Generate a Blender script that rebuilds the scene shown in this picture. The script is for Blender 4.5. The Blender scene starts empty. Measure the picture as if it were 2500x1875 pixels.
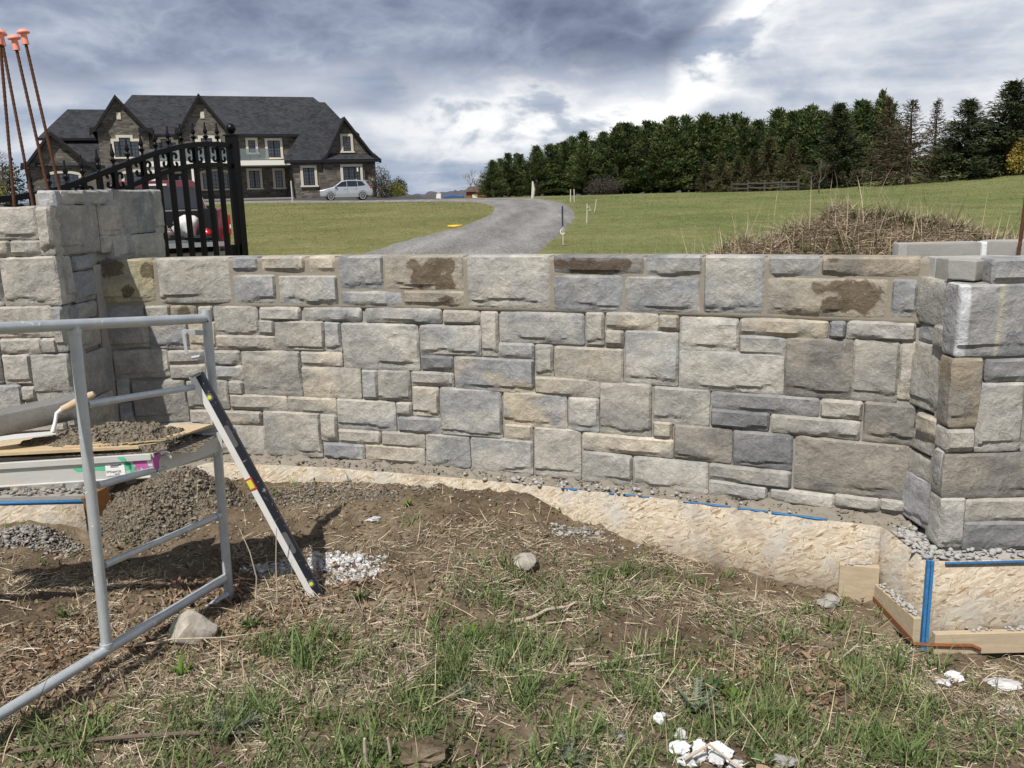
import bpy, math, random
import numpy as np
from mathutils import Vector, Matrix

SC = bpy.context.scene
COL = SC.collection
R = math.radians

# ------------------------------------------------------------------ camera
cam_d = bpy.data.cameras.new('camera')
cam = bpy.data.objects.new('camera', cam_d)
COL.objects.link(cam)
cam_d.sensor_width = 36.0
cam_d.lens = 30.96
cam_d.clip_start = 0.05
cam_d.clip_end = 6000
_p, _r = R(12.0), R(-1.5)
_fw = Vector((0, math.cos(_p), -math.sin(_p)))
_up = Vector((0, math.sin(_p), math.cos(_p)))
_rt = Vector((1, 0, 0))
_cx = _rt * math.cos(_r) + _up * math.sin(_r)
_cy = -_rt * math.sin(_r) + _up * math.cos(_r)
_m = Matrix((_cx, _cy, -_fw)).transposed().to_4x4()
_m.translation = (0, 0, 1.6)
cam.matrix_world = _m
SC.camera = cam

# ------------------------------------------------------------------ sun
SUN_AZ = R(27)       # light travels this far to the right of straight ahead
SUN_EL = R(54)
sun_d = bpy.data.lights.new('sun', 'SUN')
sun_d.energy = 4.7
sun_d.angle = R(0.55)
sun_d.color = (1.0, 0.955, 0.885)
sun = bpy.data.objects.new('sun', sun_d)
COL.objects.link(sun)
_ld = Vector((math.sin(SUN_AZ) * math.cos(SUN_EL), math.cos(SUN_AZ) * math.cos(SUN_EL), -math.sin(SUN_EL)))
sun.rotation_euler = _ld.to_track_quat('-Z', 'Y').to_euler()
sun.location = (-20, -30, 40)

# ------------------------------------------------------------------ exposure
SC.view_settings.view_transform = 'Standard'
SC.view_settings.look = 'None'
SC.view_settings.gamma = 1.0
SC.view_settings.exposure = 0.2
SC.view_settings.use_curve_mapping = False
SC.cycles.use_denoising = True
SC.cycles.max_bounces = 6
SC.cycles.transparent_max_bounces = 8

# ------------------------------------------------------------------ node helpers
class NT:
    def __init__(self, tree):
        self.t = tree
        self.t.nodes.clear()
    def n(self, typ, **kw):
        nd = self.t.nodes.new(typ)
        for k, v in kw.items():
            setattr(nd, k, v)
        return nd
    def put(self, sock, v):
        if hasattr(v, 'is_output') or hasattr(v, 'links'):
            self.t.links.new(v, sock)
        elif v is not None:
            if sock.type == 'RGBA' and len(v) == 3:
                v = (*v, 1)
            sock.default_value = v
    def math(self, op, a, b=None, c=None, clamp=False):
        nd = self.n('ShaderNodeMath', operation=op, use_clamp=clamp)
        for s, v in zip(nd.inputs, (a, b, c)):
            if v is not None:
                self.put(s, v)
        return nd.outputs[0]
    def noise(self, vec, scale, detail=4, rough=.55, dist=0, col=False):
        nd = self.n('ShaderNodeTexNoise')
        if vec is not None: self.put(nd.inputs['Vector'], vec)
        self.put(nd.inputs['Scale'], scale); self.put(nd.inputs['Detail'], detail)
        self.put(nd.inputs['Roughness'], rough); self.put(nd.inputs['Distortion'], dist)
        return nd.outputs['Color' if col else 'Fac']
    def vor(self, vec, scale, feature='F1', out='Distance', rnd=1):
        nd = self.n('ShaderNodeTexVoronoi', feature=feature)
        if vec is not None: self.put(nd.inputs['Vector'], vec)
        self.put(nd.inputs['Scale'], scale); self.put(nd.inputs['Randomness'], rnd)
        return nd.outputs[out]
    def ramp(self, fac, stops, interp='LINEAR'):
        nd = self.n('ShaderNodeValToRGB')
        cr = nd.color_ramp
        cr.interpolation = interp
        while len(cr.elements) < len(stops): cr.elements.new(.5)
        for e, (p, c) in zip(cr.elements, stops):
            e.position = p
            e.color = (c, c, c, 1) if not hasattr(c, '__len__') else (*c[:3], 1)
        self.put(nd.inputs[0], fac)
        return nd.outputs[0]
    def mix(self, fac, a, b, mode='MIX'):
        nd = self.n('ShaderNodeMix', data_type='RGBA', blend_type=mode)
        self.put(nd.inputs[0], fac); self.put(nd.inputs[6], a); self.put(nd.inputs[7], b)
        return nd.outputs[2]
    def sstep(self, v, lo, hi, a=0.0, b=1.0):
        nd = self.n('ShaderNodeMapRange', interpolation_type='SMOOTHSTEP')
        self.put(nd.inputs[0], v); self.put(nd.inputs[1], lo); self.put(nd.inputs[2], hi)
        self.put(nd.inputs[3], a); self.put(nd.inputs[4], b)
        return nd.outputs[0]
    def mapping(self, vec, scale=(1, 1, 1), rot=(0, 0, 0), loc=(0, 0, 0)):
        nd = self.n('ShaderNodeMapping')
        self.put(nd.inputs[0], vec); nd.inputs['Scale'].default_value = scale
        nd.inputs['Rotation'].default_value = rot; nd.inputs['Location'].default_value = loc
        return nd.outputs[0]
    def coord(self, which='Object'):
        return self.n('ShaderNodeTexCoord').outputs[which]
    def attr(self, name, out='Color'):
        return self.n('ShaderNodeAttribute', attribute_name=name).outputs[out]
    def bump(self, h, strength=.5, dist=.01, normal=None):
        nd = self.n('ShaderNodeBump')
        self.put(nd.inputs['Strength'], strength); self.put(nd.inputs['Distance'], dist)
        self.put(nd.inputs['Height'], h)
        if normal is not None: self.put(nd.inputs['Normal'], normal)
        return nd.outputs[0]
    def bsdf(self, base, rough=.8, metal=0.0, normal=None, spec=.3, **kw):
        b = self.n('ShaderNodeBsdfPrincipled')
        self.put(b.inputs['Base Color'], base); self.put(b.inputs['Roughness'], rough)
        self.put(b.inputs['Metallic'], metal); self.put(b.inputs['Specular IOR Level'], spec)
        if normal is not None: self.put(b.inputs['Normal'], normal)
        for k, v in kw.items(): self.put(b.inputs[k.replace('_', ' ')], v)
        o = self.n('ShaderNodeOutputMaterial')
        self.t.links.new(b.outputs[0], o.inputs[0])
        return b

# ------------------------------------------------------------------ world: daylight sky under broken cloud
wd = bpy.data.worlds.new('World')
SC.world = wd
wd.use_nodes = True
w = NT(wd.node_tree)
sky = w.n('ShaderNodeTexSky', sky_type='NISHITA', sun_disc=False, sun_elevation=SUN_EL,
          sun_rotation=R(180) + SUN_AZ, air_density=1.0, dust_density=1.5)
d = w.coord('Generated')
sx = w.n('ShaderNodeSeparateXYZ'); w.put(sx.inputs[0], d)
X, Y, Zv = sx.outputs
dn = w.mapping(d, (1, 1, 2.7))
nA = w.noise(w.mapping(dn, loc=(3.1, 1.7, .4)), 2.6, 8, .52, .25)
nB = w.noise(w.mapping(dn, loc=(9.3, 4.2, .0)), 4.2, 6, .5, .3)
nP = w.noise(w.mapping(d, (1, 1, 1.9), loc=(1.3, 8.2, 2.0)), 8.0, 7, .55, .2)
nC = w.math('SUBTRACT', 1.0, w.math('ABSOLUTE', w.math('MULTIPLY', w.math('SUBTRACT', nP, .5), 3.2)))   # billows
nC = w.math('ADD', w.math('MULTIPLY', nC, .62), .06)
nS = w.noise(w.mapping(d, (1.2, 1.2, 13), loc=(5.3, 2.2, 1.0)), 3.2, 6, .5, .3)      # flat bars low in the sky
nA0 = w.math('SUBTRACT', nA, .5); nB0 = w.math('SUBTRACT', nB, .5); nC0 = w.math('SUBTRACT', nC, .5)
# the lower edge of the heavy cloud deck
rise = w.math('MULTIPLY', w.math('MAXIMUM', w.math('SUBTRACT', X, .17), 0.0), 1.0)
edge = w.math('ADD', .122, rise)
t = w.math('SUBTRACT', Zv, edge)
t = w.math('ADD', t, w.math('MULTIPLY', nA0, .13))
t = w.math('ADD', t, w.math('MULTIPLY', nC0, .075))
deck = w.sstep(t, -.020, .030)
deckcol = w.ramp(w.math('ADD', w.math('ADD', nB, w.math('MULTIPLY', nC0, .65)), w.math('MULTIPLY', nA0, .5)), [(.30, (.125, .152, .228)), (.46, (.190, .225, .318)), (.60, (.280, .322, .425)), (.78, (.46, .51, .60))])
lightcol = w.ramp(w.math('ADD', w.math('MULTIPLY', nB0, .9), w.math('ADD', .5, w.math('ADD', w.math('MULTIPLY', nC0, .65), w.math('MULTIPLY', w.math('SUBTRACT', nS, .5), .5)))),
                  [(.26, (.28, .345, .465)), (.42, (.41, .46, .55)), (.56, (.545, .58, .645)), (.70, (.69, .71, .745)), (.86, (.90, .90, .90))])
glow = w.math('MULTIPLY', w.sstep(t, -.085, -.016), w.sstep(w.math('ADD', X, w.math('MULTIPLY', nB0, .3)), -.17, .0))
glow = w.math('MULTIPLY', glow, w.sstep(w.math('ADD', nC, w.math('MULTIPLY', nB0, .5)), .38, .56))
lightcol = w.mix(w.math('MULTIPLY', glow, .8), lightcol, (1.02, 1.02, 1.0))
cloud = w.mix(deck, lightcol, deckcol)
# low in the sky the cloud breaks into bars and lets blue through
gap = w.math('MULTIPLY', w.sstep(Zv, .075, .012), w.sstep(nS, .56, .42))
blue = w.mix(.7, sky.outputs[0], (2.5, 3.5, 5.4))
ten = w.n('ShaderNodeVectorMath', operation='SCALE'); w.put(ten.inputs[0], cloud); ten.inputs[3].default_value = 10.0
final = w.mix(w.math('MULTIPLY', gap, .75), ten.outputs[0], blue)
bg = w.n('ShaderNodeBackground'); w.put(bg.inputs[0], final); bg.inputs[1].default_value = 0.1
wo = w.n('ShaderNodeOutputWorld'); w.t.links.new(bg.outputs[0], wo.inputs[0])

# ------------------------------------------------------------------ numeric noise
def _hash(ix, iy, seed):
    h = (ix.astype(np.int64) * 374761393 + iy.astype(np.int64) * 668265263 + seed * 1442695041) & 0x7fffffff
    h = ((h ^ (h >> 13)) * 1274126177) & 0x7fffffff
    return ((h ^ (h >> 16)) & 0xffff) / 65535.0
def vnoise(x, y, seed=0):
    x = np.asarray(x, float); y = np.asarray(y, float)
    ix = np.floor(x); iy = np.floor(y); fx = x - ix; fy = y - iy
    fx = fx * fx * fx * (fx * (fx * 6 - 15) + 10); fy = fy * fy * fy * (fy * (fy * 6 - 15) + 10)
    a = _hash(ix, iy, seed); b = _hash(ix + 1, iy, seed); c = _hash(ix, iy + 1, seed); e = _hash(ix + 1, iy + 1, seed)
    return (a * (1 - fx) + b * fx) * (1 - fy) + (c * (1 - fx) + e * fx) * fy
def fbm(x, y, seed=0, octs=4, gain=.5):
    s = 0; a = 1; tot = 0
    for o in range(octs):
        s = s + a * vnoise(x * 2 ** o + 17.3 * o, y * 2 ** o - 9.1 * o, seed + o); tot += a; a *= gain
    return s / tot
def sm(x, a, b):
    t = np.clip((np.asarray(x, float) - a) / (b - a), 0, 1)
    return t * t * (3 - 2 * t)

# ------------------------------------------------------------------ object helpers
def fast_mesh(name, V, F, col=None, smooth=False, extra=None):
    V = np.asarray(V, np.float32); F = np.asarray(F, np.int32)
    me = bpy.data.meshes.new(name)
    me.vertices.add(len(V)); me.vertices.foreach_set('co', V.ravel())
    k = F.shape[1]
    me.loops.add(F.size); me.loops.foreach_set('vertex_index', F.ravel())
    me.polygons.add(len(F)); me.polygons.foreach_set('loop_start', np.arange(0, F.size, k, dtype=np.int32))
    me.update(calc_edges=True); me.validate()
    if col is not None:
        a = me.attributes.new('col', 'FLOAT_COLOR', 'POINT')
        c = np.ones((len(V), 4), np.float32); c[:, :3] = col
        a.data.foreach_set('color', c.ravel())
    if extra:
        for k2, v in extra.items():
            a = me.attributes.new(k2, 'FLOAT', 'POINT'); a.data.foreach_set('value', np.asarray(v, np.float32))
    if smooth:
        me.polygons.foreach_set('use_smooth', np.ones(len(F), bool))
    return me
def tag(o, label=None, cat=None, group=None, kind=None):
    if label: o['label'] = label
    if cat: o['category'] = cat
    if group: o['group'] = group
    if kind: o['kind'] = kind
    return o
def ob(name, me, mat=None, parent=None, loc=None, rot=None):
    o = bpy.data.objects.new(name, me)
    COL.objects.link(o)
    if mat is not None and me is not None and not me.materials: me.materials.append(mat)
    if parent: o.parent = parent
    if loc is not None: o.location = loc
    if rot is not None: o.rotation_euler = rot
    return o
def thing(name, label, cat, loc=(0, 0, 0), rotz=0, group=None):
    o = bpy.data.objects.new(name, None); COL.objects.link(o)
    o.empty_display_size = .1
    o.location = loc; o.rotation_euler = (0, 0, rotz)
    return tag(o, label, cat, group)
class MB:
    """collects polygons and links them as one mesh object"""
    def __init__(self): self.v = []; self.f = []
    def poly(self, pts):
        b = len(self.v); self.v += [tuple(p) for p in pts]; self.f.append(list(range(b, b + len(pts)))); return self
    def box(self, x0, x1, y0, y1, z0, z1):
        b = len(self.v)
        self.v += [(x, y, z) for z in (z0, z1) for y in (y0, y1) for x in (x0, x1)]
        self.f += [[b + i for i in q] for q in ((0, 2, 3, 1), (4, 5, 7, 6), (0, 1, 5, 4), (2, 6, 7, 3), (0, 4, 6, 2), (1, 3, 7, 5))]
        return self
    def obox(self, c, ax, ay, az, hx, hy, hz):
        c = Vector(c); ax = Vector(ax).normalized(); ay = Vector(ay).normalized(); az = Vector(az).normalized()
        b = len(self.v)
        self.v += [tuple(c + ax * (sx * hx) + ay * (sy * hy) + az * (sz * hz)) for sz in (-1, 1) for sy in (-1, 1) for sx in (-1, 1)]
        self.f += [[b + i for i in q] for q in ((0, 2, 3, 1), (4, 5, 7, 6), (0, 1, 5, 4), (2, 6, 7, 3), (0, 4, 6, 2), (1, 3, 7, 5))]
        return self
    def beam(self, a, b, w, h, up=(0, 0, 1)):
        a = Vector(a); b = Vector(b); d = b - a; s = d.cross(Vector(up)).normalized(); u = s.cross(d).normalized()
        return self.obox((a + b) / 2, d, s, u, d.length / 2, w / 2, h / 2)
    def tube(self, pts, r, n=10, cap=True):
        pts = [Vector(p) for p in pts]
        rs = r if hasattr(r, '__len__') else [r] * len(pts)
        b = len(self.v); ref = None
        for i, p in enumerate(pts):
            d = (pts[min(i + 1, len(pts) - 1)] - pts[max(i - 1, 0)]).normalized()
            if ref is None:
                ref = Vector((0, 0, 1)) if abs(d.z) < .9 else Vector((1, 0, 0))
            s = d.cross(ref).normalized(); u = s.cross(d).normalized(); ref = u
            for k in range(n):
                a = 2 * math.pi * k / n
                self.v.append(tuple(p + (s * math.cos(a) + u * math.sin(a)) * rs[i]))
        for i in range(len(pts) - 1):
            for k in range(n):
                self.f.append([b + i * n + k, b + i * n + (k + 1) % n, b + (i + 1) * n + (k + 1) % n, b + (i + 1) * n + k])
        if cap:
            self.f.append([b + k for k in range(n)][::-1]); e = b + (len(pts) - 1) * n; self.f.append([e + k for k in range(n)])
        return self
    def lathe(self, prof, c=(0, 0, 0), n=16, axis=(0, 0, 1), cap=True):
        ax = Vector(axis).normalized(); s = ax.orthogonal().normalized(); u = ax.cross(s)
        b = len(self.v); c = Vector(c)
        for (r, z) in prof:
            for k in range(n):
                a = 2 * math.pi * k / n
                self.v.append(tuple(c + ax * z + (s * math.cos(a) + u * math.sin(a)) * r))
        for i in range(len(prof) - 1):
            for k in range(n):
                self.f.append([b + i * n + k, b + i * n + (k + 1) % n, b + (i + 1) * n + (k + 1) % n, b + (i + 1) * n + k])
        if cap:
            self.f.append([b + k for k in range(n)][::-1]); e = b + (len(prof) - 1) * n; self.f.append([e + k for k in range(n)])
        return self
    def prism(self, poly, axis, a, b):
        """poly of (p, q) pairs extruded along axis ('x','y','z') from a to b"""
        def pt(p, q, t): return {'x': (t, p, q), 'y': (p, t, q), 'z': (p, q, t)}[axis]
        s = len(self.v); n = len(poly)
        self.v += [pt(p, q, a) for p, q in poly] + [pt(p, q, b) for p, q in poly]
        self.f += [[s + i for i in range(n)], [s + n + i for i in range(n)][::-1]]
        self.f += [[s + i, s + (i + 1) % n, s + n + (i + 1) % n, s + n + i] for i in range(n)]
        return self
    def mesh(self, name, smooth=False, bevel=0, seg=2, angle=35):
        me = bpy.data.meshes.new(name); me.from_pydata(self.v, [], self.f)
        import bmesh
        bm = bmesh.new(); bm.from_mesh(me)
        bmesh.ops.recalc_face_normals(bm, faces=bm.faces)
        if bevel:
            es = [e for e in bm.edges if len(e.link_faces) == 2 and e.calc_face_angle(0) > R(angle)]
            bmesh.ops.bevel(bm, geom=es, offset=bevel, segments=seg, affect='EDGES', profile=.5, clamp_overlap=True)
        bm.to_mesh(me); bm.free()
        if smooth:
            me.polygons.foreach_set('use_smooth', [True] * len(me.polygons))
            try: me.set_sharp_from_angle(angle=R(40))
            except Exception: pass
        return me
    def build(self, name, mat, parent=None, smooth=False, bevel=0, seg=2, loc=None, rot=None):
        return ob(name, self.mesh(name, smooth, bevel, seg), mat, parent, loc, rot)
def grid_faces(nx, ny):
    i = np.arange(nx - 1)[None, :] + nx * np.arange(ny - 1)[:, None]
    i = i.ravel()
    return np.stack([i, i + 1, i + 1 + nx, i + nx], 1)
def lump(seed, n=2, rough=.25, sq=(1, 1, 1), freq=1.6):
    """an irregular rock-like lump as (V, F)"""
    import bmesh
    bm = bmesh.new(); bmesh.ops.create_icosphere(bm, subdivisions=n, radius=1)
    V = np.array([v.co[:] for v in bm.verts]); F = np.array([[v.index for v in f.verts] for f in bm.faces]); bm.free()
    rs = np.random.RandomState(seed)
    m = np.full(len(V), 1.0)
    for k in range(7):                                      # cut flat facets
        nrm = rs.normal(size=3); nrm /= np.linalg.norm(nrm); dpl = rs.uniform(.62, .95)
        dd = V @ nrm; m = np.where(dd * m > dpl, dpl / np.maximum(dd, 1e-6), m)
    nz = fbm(V[:, 0] * freq + 5 * seed, V[:, 1] * freq + V[:, 2] * freq * 1.3, seed, 4)
    m = m * (1 + rough * (nz - .5) * 2)
    return V * m[:, None] * np.array(sq), F

# ------------------------------------------------------------------ materials
def mat(name):
    m = bpy.data.materials.new(name); m.use_nodes = True
    return m, NT(m.node_tree)
def simple(name, col, rough=.7, metal=0, spec=.3, var=.12, scale=20, bump=.0, **kw):
    m, n = mat(name); c = n.coord()
    nz = n.noise(c, scale, 5, .6)
    base = n.mix(n.math('MULTIPLY', nz, 1.0), tuple(x * (1 - var) for x in col), tuple(min(1, x * (1 + var)) for x in col))
    nm = n.bump(n.noise(c, scale * 3, 4), bump, .005) if bump else None
    n.bsdf(base, rough, metal, nm, spec, **kw)
    return m
# split-faced limestone: colour per stone comes with the mesh
m_stone, n = mat('split_limestone'); c = n.coord()
base = n.attr('col'); st = n.attr('stain', 'Fac')
g1 = n.noise(c, 9, 6, .62, .3); g2 = n.noise(c, 70, 5, .7); g3 = n.noise(n.mapping(c, (1, 1, 1.5)), 26, 5, .68, .4)
v = n.math('ADD', n.math('MULTIPLY', g1, .70), n.math('ADD', n.math('MULTIPLY', g2, .40), n.math('MULTIPLY', g3, .42)))
base = n.mix(1.0, base, n.ramp(v, [(.50, .58), (.76, 1.0), (1.0, 1.45)]), 'MULTIPLY')
sm_ = n.sstep(n.math('ADD', st, n.math('MULTIPLY', n.math('SUBTRACT', g1, .5), 1.5)), .49, .62)
base = n.mix(n.math('MULTIPLY', sm_, .78), base, n.mix(g3, (.030, .022, .014), (.115, .075, .036)))
fleck = n.sstep(n.noise(c, 46, 3, .5), .70, .76)
base = n.mix(n.math('MULTIPLY', fleck, .45), base, (.62, .60, .56))
rg = n.math('ABSOLUTE', n.math('SUBTRACT', n.noise(c, 15, 4, .6, .6), .5))
bh = n.math('ADD', n.math('MULTIPLY', g1, .7), n.math('ADD', n.math('MULTIPLY', g3, .38), n.math('ADD', n.math('MULTIPLY', g2, .10), n.math('MULTIPLY', rg, 1.1))))
n.bsdf(base, n.math('SUBTRACT', .88, n.math('MULTIPLY', sm_, .25)), 0, n.bump(bh, .85, .014), .22)
def mortar_mat(name, a, b):
    m, n = mat(name); c = n.coord()
    z = n.noise(c, 14, 6, .6); y = n.noise(c, 90, 4, .7)
    n.bsdf(n.mix(n.math('ADD', n.math('MULTIPLY', z, .7), n.math('MULTIPLY', y, .35)), a, b), .95, 0,
           n.bump(n.math('ADD', n.math('MULTIPLY', z, .7), n.math('MULTIPLY', y, .4)), .6, .008), .15)
    return m
m_mortar = mortar_mat('grey_mortar', (.19, .18, .162), (.37, .352, .32))
m_fresh = mortar_mat('fresh_mortar', (.185, .165, .13), (.315, .285, .23))
m_dirty = mortar_mat('dirty_mortar', (.125, .108, .085), (.31, .28, .235))
m_wetmort = mortar_mat('mixed_mortar', (.105, .088, .065), (.25, .215, .165))
m_conc = mortar_mat('pale_concrete', (.36, .36, .35), (.66, .66, .655))
m_chunk, n = mat('chunky_mortar'); c = n.coord()
v1 = n.vor(c, 38); v2 = n.vor(c, 85); k1 = n.n('ShaderNodeSeparateColor'); n.put(k1.inputs[0], n.vor(c, 60, out='Color')); z = n.noise(c, 7, 5, .65)
n.bsdf(n.mix(n.math('ADD', n.math('MULTIPLY', z, .6), n.math('MULTIPLY', k1.outputs[0], .5)), (.070, .056, .040), (.265, .225, .170)), .95, 0, n.bump(n.math('ADD', v1, n.math('MULTIPLY', v2, .5)), 1.0, .03), .15)
m_rubbl = mortar_mat('crumbled_concrete', (.20, .192, .18), (.48, .47, .45))
m_white = mortar_mat('white_lime', (.60, .61, .63), (.82, .82, .82))
m_sawn = mortar_mat('sawn_limestone', (.23, .225, .21), (.35, .34, .315))
m_darkst = mortar_mat('wet_limestone', (.085, .082, .078), (.23, .225, .215))
# soil
m_soil, n = mat('soil'); c = n.coord()
a1 = n.noise(c, 1.1, 5, .6); a2 = n.noise(c, 9, 6, .65); a3 = n.noise(c, 60, 5, .7)
v = n.math('ADD', n.math('MULTIPLY', a1, .5), n.math('ADD', n.math('MULTIPLY', a2, .4), n.math('MULTIPLY', a3, .25)))
col = n.ramp(v, [(.38, (.046, .033, .021)), (.51, (.112, .083, .054)), (.63, (.195, .152, .103)), (.78, (.34, .285, .205))])
n.bsdf(col, .95, 0, n.bump(n.math('ADD', n.math('MULTIPLY', a2, .7), n.math('MULTIPLY', a3, .5)), 1.0, .03), .15)
# lawn and rough grass as surface colour; blades stand on it
m_lawn, n = mat('lawn'); c = n.coord()
a1 = n.noise(c, .22, 5, .6); a2 = n.noise(c, 2.2, 6, .7); a3 = n.noise(n.mapping(c, (1, .45, 1)), 9, 5, .75)
v = n.math('ADD', n.math('MULTIPLY', a1, .45), n.math('ADD', n.math('MULTIPLY', a2, .35), n.math('MULTIPLY', a3, .4)))
col = n.ramp(v, [(.42, (.072, .074, .026)), (.54, (.120, .122, .042)), (.66, (.170, .165, .066)), (.78, (.24, .205, .105))])
sx_ = n.n('ShaderNodeSeparateXYZ'); n.put(sx_.inputs[0], c)
dryp = n.math('MULTIPLY', n.sstep(n.noise(n.mapping(c, (1, .5, 1)), .55, 6, .65), .50, .66), n.sstep(a3, .35, .65))
col = n.mix(n.sstep(n.math('SUBTRACT', sx_.outputs[0], n.math('MULTIPLY', sx_.outputs[1], .02)), -1.5, 5.0, 0, .8), col, n.ramp(v, [(.42, (.060, .078, .026)), (.54, (.102, .124, .040)), (.66, (.150, .165, .062)), (.78, (.235, .21, .11))]))
col = n.mix(n.math('MULTIPLY', dryp, .75), col, (.24, .195, .10))
col = n.mix(n.sstep(n.noise(c, .9, 5, .6), .52, .68, 0, .5), col, (.070, .105, .026))
n.bsdf(col, .95, 0, n.bump(n.math('ADD', a3, a2), .35, .06), .1)
# loose gravel
m_gravel, n = mat('gravel'); c = n.coord()
a1 = n.noise(n.mapping(c, (1.6, .25, 1), (0, 0, R(-14))), .9, 4, .6); vo = n.vor(c, 26, out='Color'); a3 = n.noise(c, 16, 5, .8)
sp = n.n('ShaderNodeSeparateColor'); n.put(sp.inputs[0], vo)
v = n.math('ADD', n.math('MULTIPLY', a1, .4), n.math('ADD', n.math('MULTIPLY', sp.outputs[0], .30), n.math('MULTIPLY', a3, .45)))
ac = n.math('ADD', n.attr('across', 'Fac'), n.math('MULTIPLY', n.math('SUBTRACT', n.noise(c, .35, 3), .5), .22))
trk = n.ramp(ac, [(0, .5), (.12, .42), (.27, .78), (.40, .35), (.60, .38), (.74, .8), (.88, .45), (1, .25)])      # packed wheel tracks, loose edges
v = n.math('ADD', v, n.math('MULTIPLY', n.math('SUBTRACT', trk, .5), .22))
n.bsdf(n.ramp(v, [(.36, (.085, .080, .076)), (.52, (.180, .171, .162)), (.68, (.285, .272, .256)), (.84, (.41, .395, .375))]), .95, 0, n.bump(n.math('ADD', a3, sp.outputs[0]), .7, .05), .15)
# oriented strand board: flakes at several angles
m_osb, n = mat('strand_board'); c = n.coord('Object')
uvn = n.attr('uvp', 'Vector')
lay = None
for k, (ang, sc) in enumerate(((.25, 1), (1.35, 1.15), (2.2, .9), (2.95, 1.3), (.8, 1.05), (1.8, 1.2), (.05, 1.1), (2.6, 1.0))):
    mp = n.mapping(n.mapping(uvn, (1, 1, 1), (0, 0, ang), (k * 7.1, k * 3.3, 0)), (24 * sc, 115 * sc, 1))
    nd = n.n('ShaderNodeTexVoronoi', feature='F1', voronoi_dimensions='2D'); n.put(nd.inputs['Vector'], mp); nd.inputs['Scale'].default_value = 1
    sc_ = n.n('ShaderNodeSeparateColor'); n.put(sc_.inputs[0], nd.outputs['Color'])
    colr = n.ramp(sc_.outputs[0], [(.0, (.22, .145, .08)), (.10, (.37, .265, .165)), (.30, (.47, .365, .25)), (.65, (.54, .44, .32)), (1, (.66, .57, .44))])
    if lay is None: lay, hh = colr, sc_.outputs[1]
    else:
        f = n.math('GREATER_THAN', sc_.outputs[2], .55)
        lay = n.mix(f, lay, colr); hh = n.math('ADD', n.math('MULTIPLY', hh, .6), n.math('MULTIPLY', n.math('MULTIPLY', f, sc_.outputs[1]), .8))
gray = n.noise(c, 5, 5, .6)
lay = n.mix(n.sstep(gray, .42, .70, 0, .62), lay, (.45, .425, .385))
lay = n.mix(n.sstep(n.noise(c, 2.6, 6, .7), .52, .70, 0, .55), lay, (.25, .19, .125))
lay = n.mix(1.0, lay, (.76, .795, .83), 'MULTIPLY')
n.bsdf(lay, .85, 0, n.bump(hh, .25, .004), .2)
def wood(name, a, b, sc=(1.2, 22, 22)):
    m, n = mat(name); c = n.coord()
    z = n.noise(n.mapping(c, sc), 2.2, 6, .65, .6); y = n.noise(c, 30, 4)
    n.bsdf(n.mix(n.math('ADD', n.math('MULTIPLY', z, .85), n.math('MULTIPLY', y, .2)), a, b), .8, 0, n.bump(z, .3, .004), .2)
    return m
m_lumber = wood('lumber', (.25, .19, .12), (.56, .47, .34), (1.6, 16, 26))
m_oldply = wood('weathered_plywood', (.24, .165, .085), (.66, .53, .34), (3, 30, 3))
m_wetwood = wood('stained_wood', (.10, .045, .018), (.28, .14, .05))
m_handle = wood('wooden_handle', (.30, .21, .13), (.62, .50, .36))
# galvanised tube with splashes of mortar
m_galv, n = mat('galvanised_steel'); c = n.coord()
z = n.noise(c, 16, 5, .6); sp_ = n.sstep(n.noise(c, 21, 5, .65), .625, .67)
col = n.mix(z, (.34, .37, .385), (.58, .605, .62))
col = n.mix(sp_, col, (.62, .60, .56))
n.bsdf(col, n.math('ADD', .44, n.math('MULTIPLY', sp_, .4)), n.math('MULTIPLY', n.math('SUBTRACT', 1.0, sp_), .40), n.bump(n.math('ADD', sp_, n.math('MULTIPLY', z, .25)), .3, .004), .4)
m_alu, n = mat('worn_aluminium'); c = n.coord()
z = n.noise(n.mapping(c, (1.5, 9, 9)), 6, 5, .65); sp_ = n.sstep(n.noise(c, 12, 5, .6), .50, .66)
n.bsdf(n.mix(n.math('MULTIPLY', sp_, .8), n.mix(z, (.50, .50, .48), (.68, .68, .66)), (.62, .58, .50)), .55, .35, n.bump(z, .2, .003), .4)
m_rust, n = mat('rusty_rebar'); c = n.coord()
z = n.noise(c, 40, 5, .65)
n.bsdf(n.mix(z, (.030, .014, .010), (.150, .064, .030)), .85, .1, n.bump(z, .4, .003), .3)
m_rust2 = simple('rusty_strap', (.20, .075, .03), .9, .1, var=.45, scale=60, bump=.3)
m_cap = simple('orange_cap', (.80, .29, .20), .45, var=.06, spec=.5, Subsurface_Weight=.0)
m_iron = simple('black_iron', (.003, .003, .004), .38, .0, spec=.22, var=.2)
m_blue = simple('blue_edge_paint', (.04, .17, .37), .7, var=.6, scale=70)
m_green = simple('green_spray_paint', (.10, .47, .27), .6, var=.15)
m_pink = simple('magenta_spray_paint', (.44, .11, .32), .6, var=.15)
m_levb = None
m_levb, n = mat('level_black_paint'); c = n.coord()
sp_ = n.sstep(n.noise(c, 24, 5, .7, .5), .585, .66)
n.bsdf(n.mix(n.math('MULTIPLY', sp_, .65), (.010, .012, .020), (.42, .43, .45)), .42, 0, None, .5)
m_levw = simple('level_silver_edge', (.70, .69, .66), .4, .3, var=.08)
m_red = simple('red_plastic', (.36, .05, .04), .4, spec=.5)
m_vial = simple('yellow_vial', (.52, .55, .06), .15, spec=.6, var=.03)
m_grip = simple('grey_rubber', (.085, .085, .088), .7)
m_label = simple('white_sticker', (.78, .78, .77), .6, var=.05)
m_ink = simple('black_ink', (.02, .02, .022), .7)
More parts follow.
